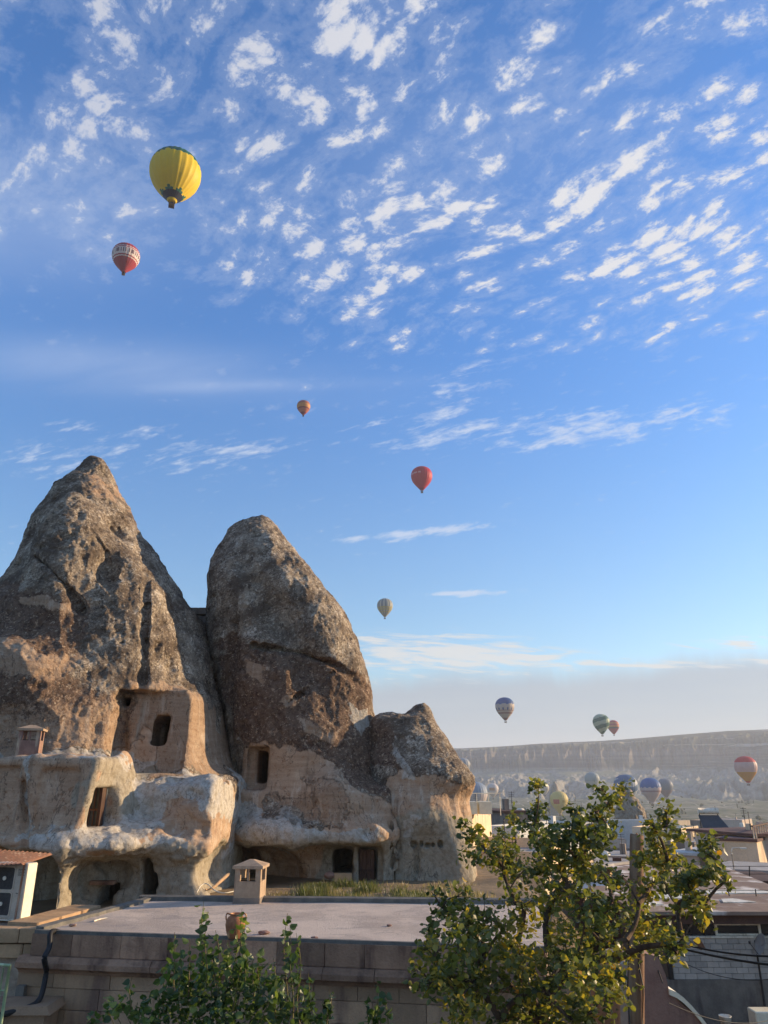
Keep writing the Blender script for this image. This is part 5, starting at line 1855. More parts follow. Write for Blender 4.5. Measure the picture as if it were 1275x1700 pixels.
MB().tube([P(1062, 1471, 40), P(1116, 1471, 40)], 0.04, 6).build('rail', M_WHITE, t).matrix_parent_inverse = inv

# pole and cables
DPO = 16.0
pt_, pb_ = P(1057, 1386, DPO), P(1056, 1700, DPO)
t = empty('utility_pole', (pt_.x, DPO, 2.0))
tag(t, 'rough brown wooden pole standing behind the tree', 'pole')
inv = Matrix.Translation((-pt_.x, -DPO, -2.0))
def polemesh():
    mb = MB()
    N, n_ = 60, 20
    rows_ = []
    for i in range(N + 1):
        z = 2.0 + (pt_.z - 2.0) * i / N
        r0 = 0.168 - 0.042 * i / N
        x0 = pb_.x + (pt_.x - pb_.x) * (z - pb_.z) / (pt_.z - pb_.z)
        rows_.append([(x0 + r0 * (1 + 0.05 * math.sin(k * 5.1 + z * 0.7) + random.uniform(-0.012, 0.012)) * math.cos(k * 2 * math.pi / n_), DPO + r0 * math.sin(k * 2 * math.pi / n_), z + (0.03 * math.sin(k * 1.9) if i == N else 0)) for k in range(n_)])
    for r_ in rows_:
        mb.v += r_
    for i in range(N):
        for k in range(n_):
            mb.f.append((i * n_ + k, i * n_ + (k + 1) % n_, (i + 1) * n_ + (k + 1) % n_, (i + 1) * n_ + k)); mb.mi.append(0)
    mb.f.append(tuple(N * n_ + k for k in range(n_))); mb.mi.append(0)
    return mb
polemesh().build('shaft', M_WOOD, t, True).matrix_parent_inverse = inv
MB().tube([P(1064, 1560, DPO - 0.2), P(1060, 1600, DPO - 0.2), P(1068, 1640, DPO - 0.2), P(1066, 1720, DPO - 0.2)], 0.016, 6).build('earth_wire', M_BLACKM, t, True).matrix_parent_inverse = inv
MB().tube([P(1044, 1560, DPO - 0.1), P(1042, 1640, DPO - 0.1), P(1046, 1720, DPO - 0.1)], 0.013, 6).build('side_cable', M_BLACKM, t, True).matrix_parent_inverse = inv
MB().box(P(1048, 1562, DPO).x, P(1078, 1562, DPO).x, DPO - 0.2, DPO - 0.14, P(0, 1566, DPO).z, P(0, 1560, DPO).z).build('cross_bracket', M_BLACKM, t).matrix_parent_inverse = inv


def sag(a_, b_, s_, n_=16):
    return [a_.lerp(b_, k / n_) - Vector((0, 0, s_ * 4 * (k / n_) * (1 - k / n_))) for k in range(n_ + 1)]
for i, (a_, b_, s_, r_, lb) in enumerate([
    (P(1076, 1548, 15.8), P(1300, 1588, 12.5), 0.10, 0.016, 'upper thick black cable running right from the wooden pole'),
    (P(1070, 1556, 15.8), P(1300, 1604, 12.0), 0.06, 0.019, 'lower thick black cable running right from the wooden pole'),
    (P(1120, 1590, 15.5), P(1300, 1622, 13.5), 0.16, 0.006, 'thin sagging wire below the two thick cables'),
    (P(1078, 1585, 22.0), P(1100, 1632, 21.3), -0.1, 0.018, 'short cable running down across the reddish wall'),
    (P(1110, 1665, 20.0), P(1290, 1690, 26.0), 0.25, 0.008, 'thin drooping wire at the bottom right')]):
    tag(MB().tube(sag(a_, b_, s_), r_, 6).build('cable', M_BLACK, smooth=True), lb, 'cable', 'cables on the right')
o = MB(); o.poly([(-0.09, 0, 0.03), (0.0, -0.02, 0.10), (0.09, 0, -0.06), (0.02, 0.03, -0.09)])
o = o.build('dry_leaf', M_RUST); o.location = P(1161, 1567, 14.4); o.scale = (1.1, 1, 1.1)
md = o.modifiers.new('s', 'SOLIDIFY'); md.thickness = 0.004
tag(o, 'curled orange dry leaf caught above the cables', 'leaf')

# ------------------------------------------------------------------ distant rock spires
def spire(Lp, Rp, D, x0, x1, ztop, label, h_=0.35, kf=None, amp=1.0):
    zb = zt(ray((x0 + x1) / 2, 1350)[0] * D, D) - 3
    xa_, xb_ = ray(x0, 1350)[0] * D, ray(x1, 1350)[0] * D
    zt_ = P(0, ztop, D).z + 2
    dd_ = (xb_ - xa_) * 0.6 + 3
    F_ = Field((xa_ - 2, xb_ + 2), (D - dd_, D + dd_), (zb, zt_), h_)
    F_.union(F_.cone(Lp, Rp, D, kf or [(0, 0.3), (3, 3.0), (8, 6)], 2.2))
    V, Q = F_.extract()
    me = subdivide(V, Q)
    p = co_of(me); nr = no_of(me)
    p2 = p + nr * ((fbm(p, 0.3, 4, 5, 0.6) * 1.2 + fbm(p, 1.2, 2, 9) * 0.35) * amp)[:, None]
    me.vertices.foreach_set('co', p2.astype(np.float32).ravel())
    for k in ('tan', 'white', 'brown', 'lichen', 'pale'):
        attr(me, k, np.full(len(p), {'tan': 0.0, 'white': 0.0, 'brown': 0, 'lichen': 0.35, 'pale': 0.55}[k]))
    me.materials.clear(); me.materials.append(ROCK)
    me.polygons.foreach_set('use_smooth', np.full(len(me.polygons), True))
    tag(link('rock_spire', me), label, 'rock')
spire([(1034, 1302), (1027, 1316), (1024, 1345), (1018, 1400)], [(1034, 1302), (1050, 1314), (1061, 1328), (1069, 1345), (1076, 1368), (1084, 1400)], 170, 1015, 1088, 1298, 'eroded sunlit tuff spire leaning right behind the wooden pole')
spire([(920, 1295), (916, 1304), (912, 1318), (909, 1350)], [(920, 1295), (924, 1302), (928, 1316), (932, 1350)], 1000, 896, 945, 1292, 'small pointed rock spire behind the pale yellow balloon', 1.0)

# ------------------------------------------------------------------ far trees
M_FTREE = surf('dark_foliage', (0.045, 0.055, 0.028), (0.075, 0.08, 0.04), 0.8, 0.95, 0.2)
def bush_mesh(i):
    bm = bmesh.new()
    for k in range(5):
        m_ = Matrix.Translation((random.uniform(-1, 1), random.uniform(-1, 1), 1.6 + random.uniform(0, 2.0))) @ Matrix.Scale(random.uniform(0.9, 1.5), 4)
        bmesh.ops.create_icosphere(bm, subdivisions=2, radius=1.0, matrix=m_)
    for v in bm.verts:
        v.co += Vector((random.uniform(-1, 1), random.uniform(-1, 1), random.uniform(-1, 1))) * 0.25
    me = bpy.data.meshes.new('crown'); bm.to_mesh(me); bm.free(); me.materials.append(M_FTREE)
    return me
bushes = [bush_mesh(i) for i in range(4)]
trunk_me = MB().tube([(0, 0, -1), (0, 0, 2.2)], [0.25, 0.18], 6).mesh('trunk', M_WOOD)
cnt_ = 0
for i in range(130):
    D = 330 * (1500 / 330) ** (random.random() ** 0.8)
    px = random.uniform(775, 1300)
    x = ray(px, 1360)[0] * D
    t = empty('tree', (x, D, zt(x, D)), random.uniform(0, 6))
    tag(t, 'dark green tree far off in the valley beyond the town', 'tree', 'scattered trees down in the valley')
    s_ = random.uniform(0.6, 1.3)
    poplar = random.random() < 0.25
    t.scale = (s_ * (0.5 if poplar else 1), s_ * (0.5 if poplar else 1), s_ * (2.0 if poplar else 1))
    link('crown', random.choice(bushes), t)
    link('trunk', trunk_me, t)

# ------------------------------------------------------------------ balloons
BM = {}
def bmat(rgb):
    k = tuple(rgb)
    if k not in BM:
        m, t, b = new_mat('balloon_fabric')
        b.inputs['Base Color'].default_value = (*rgb, 1)
        b.inputs['Roughness'].default_value = 0.55
        n = t.noise(t.n.new('ShaderNodeTexCoord').outputs['Object'], 0.5, 3, 0.6)
        t.l.new(t.mix(n, tuple(c * 0.88 for c in rgb), tuple(min(c * 1.12, 1) for c in rgb)), b.inputs['Base Color'])
        # thin fabric glows a little where the sun shines through it
        tr = t.n.new('ShaderNodeBsdfTranslucent')
        tr.inputs[0].default_value = (*rgb, 1)
        mx = t.n.new('ShaderNodeMixShader')
        mx.inputs[0].default_value = 0.18
        o_ = m.node_tree.nodes['Material Output']
        t.l.new(b.outputs[0], mx.inputs[1]); t.l.new(tr.outputs[0], mx.inputs[2]); t.l.new(mx.outputs[0], o_.inputs[0])
        BM[k] = m
    return BM[k]


M_WICKER = surf('wicker', (0.06, 0.035, 0.02), (0.10, 0.06, 0.035), 2.0, 0.9, 0.01)
PROF = [(0.0, 1.100), (0.06, 1.099), (0.13, 1.09), (0.21, 1.068), (0.29, 1.03), (0.37, 0.97), (0.43, 0.90), (0.47, 0.82), (0.493, 0.74), (0.5, 0.66), (0.495, 0.58), (0.478, 0.50), (0.45, 0.42),
        (0.41, 0.34), (0.36, 0.265), (0.305, 0.19), (0.25, 0.125), (0.195, 0.06), (0.145, 0.0), (0.10, -0.05), (0.075, -0.085)]
def balloon(px, py, wpx, dia, label, pal, pat, rot=0.0, gores=24, squash=1.0, basket=True, D=None, name='hot_air_balloon'):
    yy = CP - (850.0 - py) / FPX * SP
    if D is None:
        D = dia * FPX * yy / wpx
    c_ = P(px, py, D)
    t = empty(name, (c_.x, c_.y, c_.z - 0.62 * dia), rot)
    tag(t, label, 'hot air balloon', 'hot air balloons over the valley')
    sub = 3
    n_ = gores * sub
    # finer rows
    z_ = np.array([p[1] for p in PROF]); r_ = np.array([p[0] for p in PROF])
    u = np.linspace(0, len(PROF) - 1, 41)
    zz = np.interp(u, range(len(PROF)), z_); rr = np.interp(u, range(len(PROF)), r_)
    mb = MB()
    for i in range(41):
        for k in range(n_):
            g = (k % sub) / sub
            bul = 1 + 0.048 * (math.sin(math.pi * g) - 0.5) * min(1, rr[i] * 4)
            a_ = 2 * math.pi * k / n_
            mb.v.append((rr[i] * bul * dia * math.cos(a_), rr[i] * bul * dia * math.sin(a_), zz[i] * dia * squash))
    for i in range(40):
        for k in range(n_):
            k2 = (k + 1) % n_
            mb.f.append((i * n_ + k, (i + 1) * n_ + k, (i + 1) * n_ + k2, i * n_ + k2))
            tt = (zz[i] + zz[i + 1]) / 2
            mb.mi.append(pat(1 - (tt + 0.085) / 1.185, k // sub, (k % sub + 0.5) / sub, gores))
    mb.build('envelope', [bmat(c) for c in pal], t, True)
    if basket:
        bz = -0.215 * dia
        bh, bw = 0.062 * dia, 0.055 * dia
        MB().box(-bw, bw, -bw * 0.7, bw * 0.7, bz, bz + bh, top=(-bw * 1.05, bw * 1.05, -bw * 0.75, bw * 0.75)).build('basket', M_WICKER, t)
        rp = MB()
        for sx in (-1, 1):
            for sy in (-1, 1):
                rp.tube([(sx * bw, sy * bw * 0.7, bz + bh), (sx * 0.07 * dia * 0.75, sy * 0.07 * dia * 0.75, -0.085 * dia)], 0.0035 * dia, 4)
        rp.build('ropes', M_BLACKM, t)['kind'] = 'stuff'
        MB().box(-bw * 0.5, bw * 0.5, -bw * 0.3, bw * 0.3, bz + bh * 1.5, bz + bh * 1.9).build('burner', M_BLACKM, t)
    return t, c_, D


YEL, DGR, NAVY = (0.72, 0.50, 0.02), (0.02, 0.13, 0.085), (0.012, 0.015, 0.03)
def pat_yellow(t_, g, f, n):
    step = [0.0, 0.022, 0.044, 0.022][g % 4]
    if t_ < 0.235 + step:
        return 1
    if t_ > 0.965:
        return 0
    if t_ > 0.885:
        return 2
    if t_ > 0.81 + [0.0, 0.03, 0.055, 0.03][g % 4]:
        return 1
    return 0
balloon(291, 289, 82, 19, 'large bright yellow balloon with green zigzag crown, highest in the sky', [YEL, DGR, NAVY], pat_yellow, 0.3)
RED1, WH1, GRY = (0.34, 0.035, 0.045), (0.66, 0.56, 0.50), (0.16, 0.10, 0.11)
GL = ['..###..', '.#...#.', '.#...#.', '..###..']
LET = '#.#.##..#.###.#.#.#..#.###.#.#.##..#.'
def pat_rw(t_, g, f, n):
    if t_ < 0.27:
        return 0
    if t_ < 0.30:
        return 1
    if t_ < 0.325:
        return 0
    if t_ > 0.63:
        return 0
    if t_ > 0.595:
        return 1
    if t_ > 0.565:
        return 0
    if 0.385 < t_ < 0.50:
        q = g * 3 + int(f * 3)
        if LET[q % len(LET)] == '#':
            return 2
    return 1
balloon(209, 426, 44, 18, 'white balloon with dark red crown and lower half, below the yellow one', [RED1, WH1, GRY], pat_rw, 0.2)
OR1, BR1, PI1, TE1 = (0.56, 0.24, 0.06), (0.22, 0.03, 0.04), (0.45, 0.14, 0.08), (0.14, 0.15, 0.15)
def pat_or(t_, g, f, n):
    return 3 if t_ < 0.14 else 2 if t_ < 0.26 else 1 if t_ < 0.32 else 0 if t_ < 0.58 else 1 if t_ < 0.65 else 2 if t_ < 0.85 else 1
balloon(504, 675, 22, 18, 'small orange balloon with dark red bands in mid sky', [OR1, BR1, PI1, TE1], pat_or)
RD, RDD, PKW = (0.50, 0.018, 0.035), (0.30, 0.012, 0.03), (0.62, 0.24, 0.25)
def pat_red(t_, g, f, n):
    if 0.35 < t_ < 0.39 and 11 <= g <= 17 and (g * 3 + int(f * 3)) % 5 != 0:
        return 2
    if 0.435 < t_ < 0.455 and 10 <= g <= 18:
        return 2
    return 1 if t_ > 0.93 else 0
balloon(700, 791, 35, 18, 'plain crimson balloon with two faint lines of pale lettering', [RD, RDD, PKW], pat_red, R(-8))
GY1, GY2, YL2 = (0.17, 0.20, 0.20), (0.42, 0.40, 0.30), (0.42, 0.34, 0.10)
def pat_gg(t_, g, f, n):
    if 0.52 < t_ < 0.57 or 0.62 < t_ < 0.66 or 0.74 < t_ < 0.78:
        return 2
    return 1 if g % 2 else 0
balloon(639, 1006, 26, 18, 'grey green balloon with pale vertical stripes, above the right rock cone', [GY1, GY2, YL2], pat_gg)
BL1, CR1, RS1 = (0.015, 0.08, 0.24), (0.52, 0.42, 0.34), (0.30, 0.15, 0.13)
def pat_bw(t_, g, f, n):
    if t_ < 0.30 + 0.05 * (1 if g % 3 == 0 else 0):
        return 0
    if 0.48 < t_ < 0.56 and g % 2 == 0 and f > 0.3:
        return 0
    if 0.57 < t_ < 0.61 or 0.68 < t_ < 0.74 or t_ > 0.90:
        return 2
    return 1
balloon(838, 1173, 31, 18, 'balloon with blue scalloped top and beige lower half, over the plateau', [BL1, CR1, RS1], pat_bw)
GN1, GN2 = (0.03, 0.14, 0.09), (0.38, 0.45, 0.30)
def pat_sp(t_, g, f, n):
    if t_ > 0.92:
        return 0
    return 0 if math.floor((t_ * 5.5 + g / n * 3.0) * 1.0) % 2 else 1
balloon(998, 1199, 27, 18, 'green and white spiral-striped balloon just above the plateau rim', [GN1, GN2], pat_sp)
OR2, RD3, DK3 = (0.55, 0.20, 0.07), (0.42, 0.045, 0.05), (0.10, 0.08, 0.07)
def pat_ro(t_, g, f, n):
    return 1 if t_ < 0.18 else 0 if t_ < 0.28 else 1 if t_ < 0.36 else 0 if t_ < 0.52 else 2 if t_ < 0.60 else 1
balloon(1018, 1205, 19, 18, 'red and orange banded balloon half hidden by the green spiral one', [OR2, RD3, DK3], pat_ro)
RD4, PW4, YO4 = (0.60, 0.05, 0.05), (0.62, 0.42, 0.36), (0.62, 0.30, 0.03)
def pat_rwy(t_, g, f, n):
    return 0 if t_ < 0.24 else 1 if t_ < 0.60 else 2 if t_ < 0.94 else 0
balloon(1238, 1273, 35, 18, 'balloon with red top, pinkish middle and golden bottom, at the right', [RD4, PW4, YO4], pat_rwy)
GB1, GB2 = (0.26, 0.28, 0.29), (0.40, 0.40, 0.37)
def pat_st(t_, g, f, n):
    return g % 2
balloon(769, 1270, 23, 18, 'grey balloon peeping out behind the right end of the rocks', [GB1, GB2], pat_st)
balloon(789, 1318, 40, 17, 'half-inflated blue grey balloon low behind the cream building terrace', [(0.26, 0.32, 0.38), (0.60, 0.50, 0.44)], lambda t_, g, f, n: 1 if t_ > 0.42 else 0)
balloon(818, 1310, 19, 16, 'small white balloon with an orange patch right of the cream terrace', [(0.62, 0.55, 0.48), (0.50, 0.27, 0.12)], lambda t_, g, f, n: 1 if 0.3 < t_ < 0.5 and 14 < g < 19 else 0)
balloon(904, 1308, 15, 16, 'tiny pale balloon almost hidden by the highest tree shoot', [(0.58, 0.52, 0.42)], lambda t_, g, f, n: 0)
def pat_py(t_, g, f, n):
    if 0.38 < t_ < 0.56 and 13 <= g <= 15:
        return 1
    return 2 if (0.42 < t_ < 0.52 and 17 <= g <= 20 and f > 0.3) else 0
balloon(928, 1328, 29, 17, 'pale yellow balloon with a red round emblem behind the tree', [(0.66, 0.52, 0.17), (0.50, 0.12, 0.06), (0.48, 0.32, 0.03)], pat_py, R(20))
balloon(983, 1294, 24, 17, 'pale grey green balloon above the second treetop', [(0.34, 0.37, 0.33), (0.46, 0.46, 0.40)], lambda t_, g, f, n: 1 if t_ > 0.5 else 0)
def pat_bs(t_, g, f, n):
    return 0 if t_ < 0.14 or math.floor((t_ * 5 + g / n * 3.0)) % 2 == 0 else 1
balloon(1039, 1305, 38, 18, 'wide blue balloon with slanting white stripes behind the leaning spire', [(0.075, 0.15, 0.25), (0.44, 0.46, 0.46)], pat_bs, 1.0)
balloon(1080, 1308, 33, 17, 'balloon with deep blue scalloped top and pinkish white body right of the leaning spire', [(0.05, 0.14, 0.33), (0.62, 0.48, 0.44), (0.40, 0.24, 0.22)],
        lambda t_, g, f, n: 0 if t_ < 0.36 + 0.04 * (g % 2) else 2 if 0.52 < t_ < 0.56 else 1)
balloon(1104, 1305, 25, 18, 'dull grey balloon partly hidden behind the deep blue topped one', [(0.20, 0.22, 0.24), (0.30, 0.22, 0.22)], lambda t_, g, f, n: 1 if t_ > 0.62 else 0)


# ------------------------------------------------------------------ foliage
def leaf_mat(name, cols, attr_name=None):
    m, t, b = new_mat(name)
    if attr_name:
        q = t.n.new('ShaderNodeAttribute'); q.attribute_name = attr_name
        r_ = q.outputs['Fac']
    else:
        r_ = obj_rand(t)
    ramp = t.n.new('ShaderNodeValToRGB')
    ramp.color_ramp.interpolation = 'LINEAR'
    e = ramp.color_ramp.elements
    e[0].position, e[0].color = cols[0][0], (*cols[0][1], 1)
    e[1].position, e[1].color = cols[1][0], (*cols[1][1], 1)
    for ps_, c_ in cols[2:]:
        x_ = e.new(ps_); x_.color = (*c_, 1)
    t.l.new(r_, ramp.inputs[0])
    col = ramp.outputs[0]
    n = t.noise(geo_pos(t), 30.0, 2, 0.5)
    col = t.mix(1.0, col, t.mix(n, (0.75, 0.75, 0.75), (1.2, 1.2, 1.2)), 'MULTIPLY')
    t.l.new(col, b.inputs['Base Color'])
    b.inputs['Roughness'].default_value = 0.42
    b.inputs['Specular IOR Level'].default_value = 0.5
    tr = t.n.new('ShaderNodeBsdfTranslucent')
    t.l.new(t.mix(1.0, col, (1.25, 1.35, 0.7), 'MULTIPLY'), tr.inputs[0])
    mx = t.n.new('ShaderNodeMixShader')
    mx.inputs[0].default_value = 0.42
    o_ = m.node_tree.nodes['Material Output']
    t.l.new(b.outputs[0], mx.inputs[1]); t.l.new(tr.outputs[0], mx.inputs[2]); t.l.new(mx.outputs[0], o_.inputs[0])
    return m


TC = [(0.0, (0.060, 0.078, 0.022)), (0.45, (0.145, 0.160, 0.038)), (0.80, (0.25, 0.235, 0.048)), (0.93, (0.42, 0.31, 0.04)), (0.985, (0.50, 0.32, 0.02)), (1.0, (0.55, 0.26, 0.03))]
SCO = [(0.0, (0.042, 0.070, 0.020)), (0.5, (0.085, 0.128, 0.032)), (0.9, (0.15, 0.20, 0.045)), (1.0, (0.32, 0.34, 0.07))]
M_LT, M_LTO = leaf_mat('tree_leaf', TC, 'rnd'), leaf_mat('tree_leaf_single', TC)
M_LS, M_LSO = leaf_mat('shrub_leaf', SCO, 'rnd'), leaf_mat('shrub_leaf_single', SCO)
M_BARK = surf('bark', (0.075, 0.055, 0.045), (0.12, 0.09, 0.07), 6.0, 0.95, 0.02, 0, (0.05, 0.038, 0.032), True)
M_STEM = surf('green_stem', (0.09, 0.10, 0.04), (0.13, 0.10, 0.05), 8.0, 0.8, 0)

LV = np.array([(0, 0, 0), (-0.36, 0.16, 0.09), (-0.42, 0.50, 0.12), (-0.17, 0.86, 0.03), (0, 1.05, -0.12), (0.17, 0.86, 0.03), (0.42, 0.50, 0.12), (0.36, 0.16, 0.09), (0, 0.5, 0.0)], np.float32)
LF = np.array([(0, 8, 2, 1), (8, 4, 3, 2), (0, 7, 6, 8), (8, 6, 5, 4)], np.int32)


def rand_rots(n, droop=0.35):
    """leaf blades: mostly hanging outwards and down, faces turned every way"""
    yaw = rng.uniform(0, 2 * np.pi, n)
    pitch = rng.normal(-droop, 0.55, n)
    roll = rng.normal(0, 0.8, n)
    cy_, sy_ = np.cos(yaw), np.sin(yaw)
    cp_, sp_ = np.cos(pitch), np.sin(pitch)
    cr_, sr_ = np.cos(roll), np.sin(roll)
    Y = np.stack([cy_ * cp_, sy_ * cp_, sp_], 1)
    X0 = np.stack([-sy_, cy_, 0 * cy_], 1)
    Z0 = np.cross(X0, Y)
    X = X0 * cr_[:, None] + Z0 * sr_[:, None]
    Z = np.cross(X, Y)
    return np.stack([X, Y, Z], 2)


def foliage(name, pts, size, mat, parent, inv):
    n = len(pts)
    Rm = rand_rots(n)
    s_ = (size * rng.uniform(0.5, 1.35, n))[:, None, None]
    V = (LV[None] * s_) @ np.transpose(Rm, (0, 2, 1)) + pts[:, None, :]
    F_ = LF[None] + (np.arange(n) * len(LV))[:, None, None]
    me = np_mesh(name, V.reshape(-1, 3), F_.reshape(-1, 4), mat, True)
    a = me.attributes.new('rnd', 'FLOAT', 'FACE')
    # neighbours share a tone: light and dark clumps
    tone = np.clip(rng.uniform(0, 1, n) * 0.75 + (fbm(pts.astype(np.float32), 1.6, 2, 5) * 0.5 + 0.12), 0, 1)
    hot = rng.uniform(0, 1, n) < 0.035
    tone = np.where(hot, rng.uniform(0.93, 1.0, n), np.minimum(tone, 0.93))
    a.data.foreach_set('value', np.repeat(tone, len(LF)).astype(np.float32))
    o = link(name, me, parent)
    o.matrix_parent_inverse = inv
    o['kind'] = 'stuff'
    return o


leafT = np_mesh('leaf', LV, LF, M_LTO)
leafS = np_mesh('leaf', LV, LF, M_LSO)


def single_leaves(pts, size, me, parent, inv):
    Rm = rand_rots(len(pts))
    for p_, r_ in zip(pts, Rm):
        o = bpy.data.objects.new('leaf', me)
        COL.objects.link(o)
        o.parent = parent
        s_ = size * random.uniform(0.75, 1.25)
        M = Matrix([[r_[i][0] * s_, r_[i][1] * s_, r_[i][2] * s_, p_[i]] for i in range(3)] + [[0, 0, 0, 1]])
        o.matrix_parent_inverse = inv
        o.matrix_basis = M


def branches(nodes, root, name, parent, inv, mat, r0=0.10, rmin=0.010, bend=0.12):
    """join every clump to the nearest one already joined that lies nearer the root"""
    pts = [Vector(root)]
    par = [-1]
    order = sorted(range(len(nodes)), key=lambda i: (Vector(nodes[i]) - pts[0]).length)
    for i in order:
        p_ = Vector(nodes[i])
        best, bd = 0, 1e9
        for j, q_ in enumerate(pts):
            dd = (p_ - q_).length + max(0.0, q_.z - p_.z) * 1.5
            dd += 0.12 * (q_ - pts[0]).length
            if dd < bd:
                best, bd = j, dd
        pts.append(p_); par.append(best)
    load = [1] * len(pts)
    for i in range(len(pts) - 1, 0, -1):
        load[par[i]] += load[i]
    mx = load[0]
    rad = [max(rmin, r0 * math.sqrt(l_ / mx)) for l_ in load]
    mb = MB()
    for i in range(1, len(pts)):
        a_, b_ = pts[par[i]], pts[i]
        L = (b_ - a_).length
        n_ = max(2, int(L / 0.12))
        off = Vector((random.uniform(-1, 1), random.uniform(-1, 1), random.uniform(-0.3, 0.8))) * bend * L
        seg = [a_.lerp(b_, k / n_) + off * math.sin(math.pi * k / n_) for k in range(n_ + 1)]
        ra = min(rad[par[i]], rad[i] * 1.25)
        mb.tube(seg, [ra + (rad[i] * 0.85 - ra) * k / n_ for k in range(n_ + 1)], 6)
    o = mb.build(name, mat, parent, True)
    o.matrix_parent_inverse = inv
    return o, pts


# the big tree
CL = [(893, 1300, 13), (893, 1340, 20), (886, 1375, 30), (906, 1400, 34), (852, 1362, 15), (835, 1395, 28), (858, 1440, 34), (895, 1440, 30), (788, 1385, 18), (768, 1366, 9), (806, 1412, 26), (835, 1425, 26), (780, 1420, 14),
      (1000, 1312, 10), (1012, 1335, 17), (990, 1350, 16), (1038, 1308, 10), (1028, 1325, 12), (952, 1350, 13), (960, 1378, 24), (938, 1392, 26), (988, 1388, 30), (1010, 1375, 18), (962, 1425, 30), (990, 1440, 22), (930, 1430, 16),
      (1106, 1346, 14), (1107, 1372, 14), (1085, 1372, 13), (1090, 1405, 28), (1130, 1385, 12), (1075, 1430, 22), (1110, 1432, 30), (1140, 1455, 26), (1180, 1398, 15), (1178, 1420, 18), (1170, 1445, 22), (1205, 1462, 12),
      (1150, 1492, 22), (1172, 1500, 18), (1166, 1522, 13), (1105, 1470, 22), (1080, 1470, 20), (1025, 1460, 18), (1128, 1505, 16),
      (870, 1505, 34), (915, 1495, 34), (945, 1475, 26), (965, 1505, 38), (1015, 1505, 34), (1050, 1525, 38), (1092, 1528, 24), (760, 1488, 22), (735, 1508, 16), (722, 1488, 12), (765, 1528, 30), (805, 1520, 24), (835, 1545, 30), (1110, 1568, 20), (1135, 1562, 14), (1085, 1560, 24), (1120, 1580, 12),
      (722, 1588, 28), (690, 1603, 12), (760, 1578, 36), (810, 1575, 42), (860, 1585, 42), (910, 1575, 40), (960, 1580, 42), (1003, 1570, 34), (1030, 1590, 22), (742, 1625, 30), (790, 1632, 42), (850, 1638, 42), (905, 1640, 42), (958, 1638, 40), (1000, 1628, 34), (1026, 1625, 22), (695, 1640, 12), (715, 1632, 14),
      (770, 1686, 34), (830, 1692, 40), (890, 1692, 40), (945, 1690, 36), (985, 1680, 26), (712, 1560, 20), (790, 1550, 26)]
def treeD(px, py):
    return 13.4 + 0.9 * math.sin(px * 0.031) + 0.6 * math.sin(py * 0.05 + px * 0.011) + (1.4 if (px < 860 and py < 1460) else 0) - (0.5 if py > 1560 else 0)
t = empty('tree', (3.1, 13.6, 2.0))
tag(t, 'big leafy tree with yellowing green leaves in front of the town, lower right', 'tree')
inv = Matrix.Translation((-3.1, -13.6, -2.0))
nodes, pts, allp = [], [], []
for px, py, r_ in CL:
    D = treeD(px, py)
    c_ = P(px, py, D)
    nodes.append(c_)
    rad = r_ * D / FPX / 1.12 * (0.84 if py < 1470 else 1.0)
    n_ = int((300 if py < 1470 else 235) * (r_ / 40.0) ** 1.5)
    q = rng.normal(0, 1, (n_, 3))
    q /= np.linalg.norm(q, axis=1)[:, None]
    q *= (rng.uniform(0.0, 1.0, n_) ** 0.45)[:, None]
    q *= np.array([rad * 1.08, rad * 1.3, rad * 1.0])
    # sprigs: gather leaves round a few twig ends
    m_ = max(4, n_ // 7)
    cen = q[:m_] * 1.12
    idx = rng.integers(0, m_, n_)
    q = cen[idx] + rng.normal(0, 0.062, (n_, 3))
    pts.append(q + np.array(c_))
    allp.append(cen[:: max(1, m_ // 4)] + np.array(c_))
pts = np.concatenate(pts).astype(np.float32)
root = P(905, 1760, 13.6); root.z = 6.6
extra = [P(862, 1640, 14.2), P(860, 1560, 14.4), P(852, 1500, 14.6), P(846, 1478, 14.6), P(835, 1440, 14.8), P(876, 1440, 14.5), P(950, 1600, 13.4), P(975, 1540, 13.3), P(1000, 1450, 13.3), P(935, 1560, 13.6), P(930, 1470, 13.5), P(1040, 1560, 13.2), P(800, 1600, 13.4), P(1060, 1500, 13.5)]
branches(extra + nodes, root, 'branches', t, inv, M_BARK, 0.13, 0.009)
MB().tube([Vector((root.x + 0.2, 13.6, 1.9)), Vector((root.x + 0.05, 13.6, 4.5)), root], [0.22, 0.18, 0.13], 10).build('trunk', M_BARK, t, True).matrix_parent_inverse = inv
tw = MB()
for c_, e_ in zip(nodes, allp):
    for q_ in e_:
        q_ = Vector(q_)
        tw.tube([c_, c_.lerp(q_, 0.5) + Vector((0, 0, 0.03)), q_], [0.007, 0.005, 0.003], 4, cap=False)
o = tw.build('twigs', M_BARK, t, True); o.matrix_parent_inverse = inv; o['kind'] = 'stuff'
near = np.argsort(pts[:, 1])
front = near[:2200]
pick = rng.permutation(front)[:290]
msk = np.ones(len(pts), bool); msk[pick] = False
single_leaves(pts[pick], 0.098, leafT, t, inv)
foliage('foliage', pts[msk], 0.092, M_LT, t, inv)

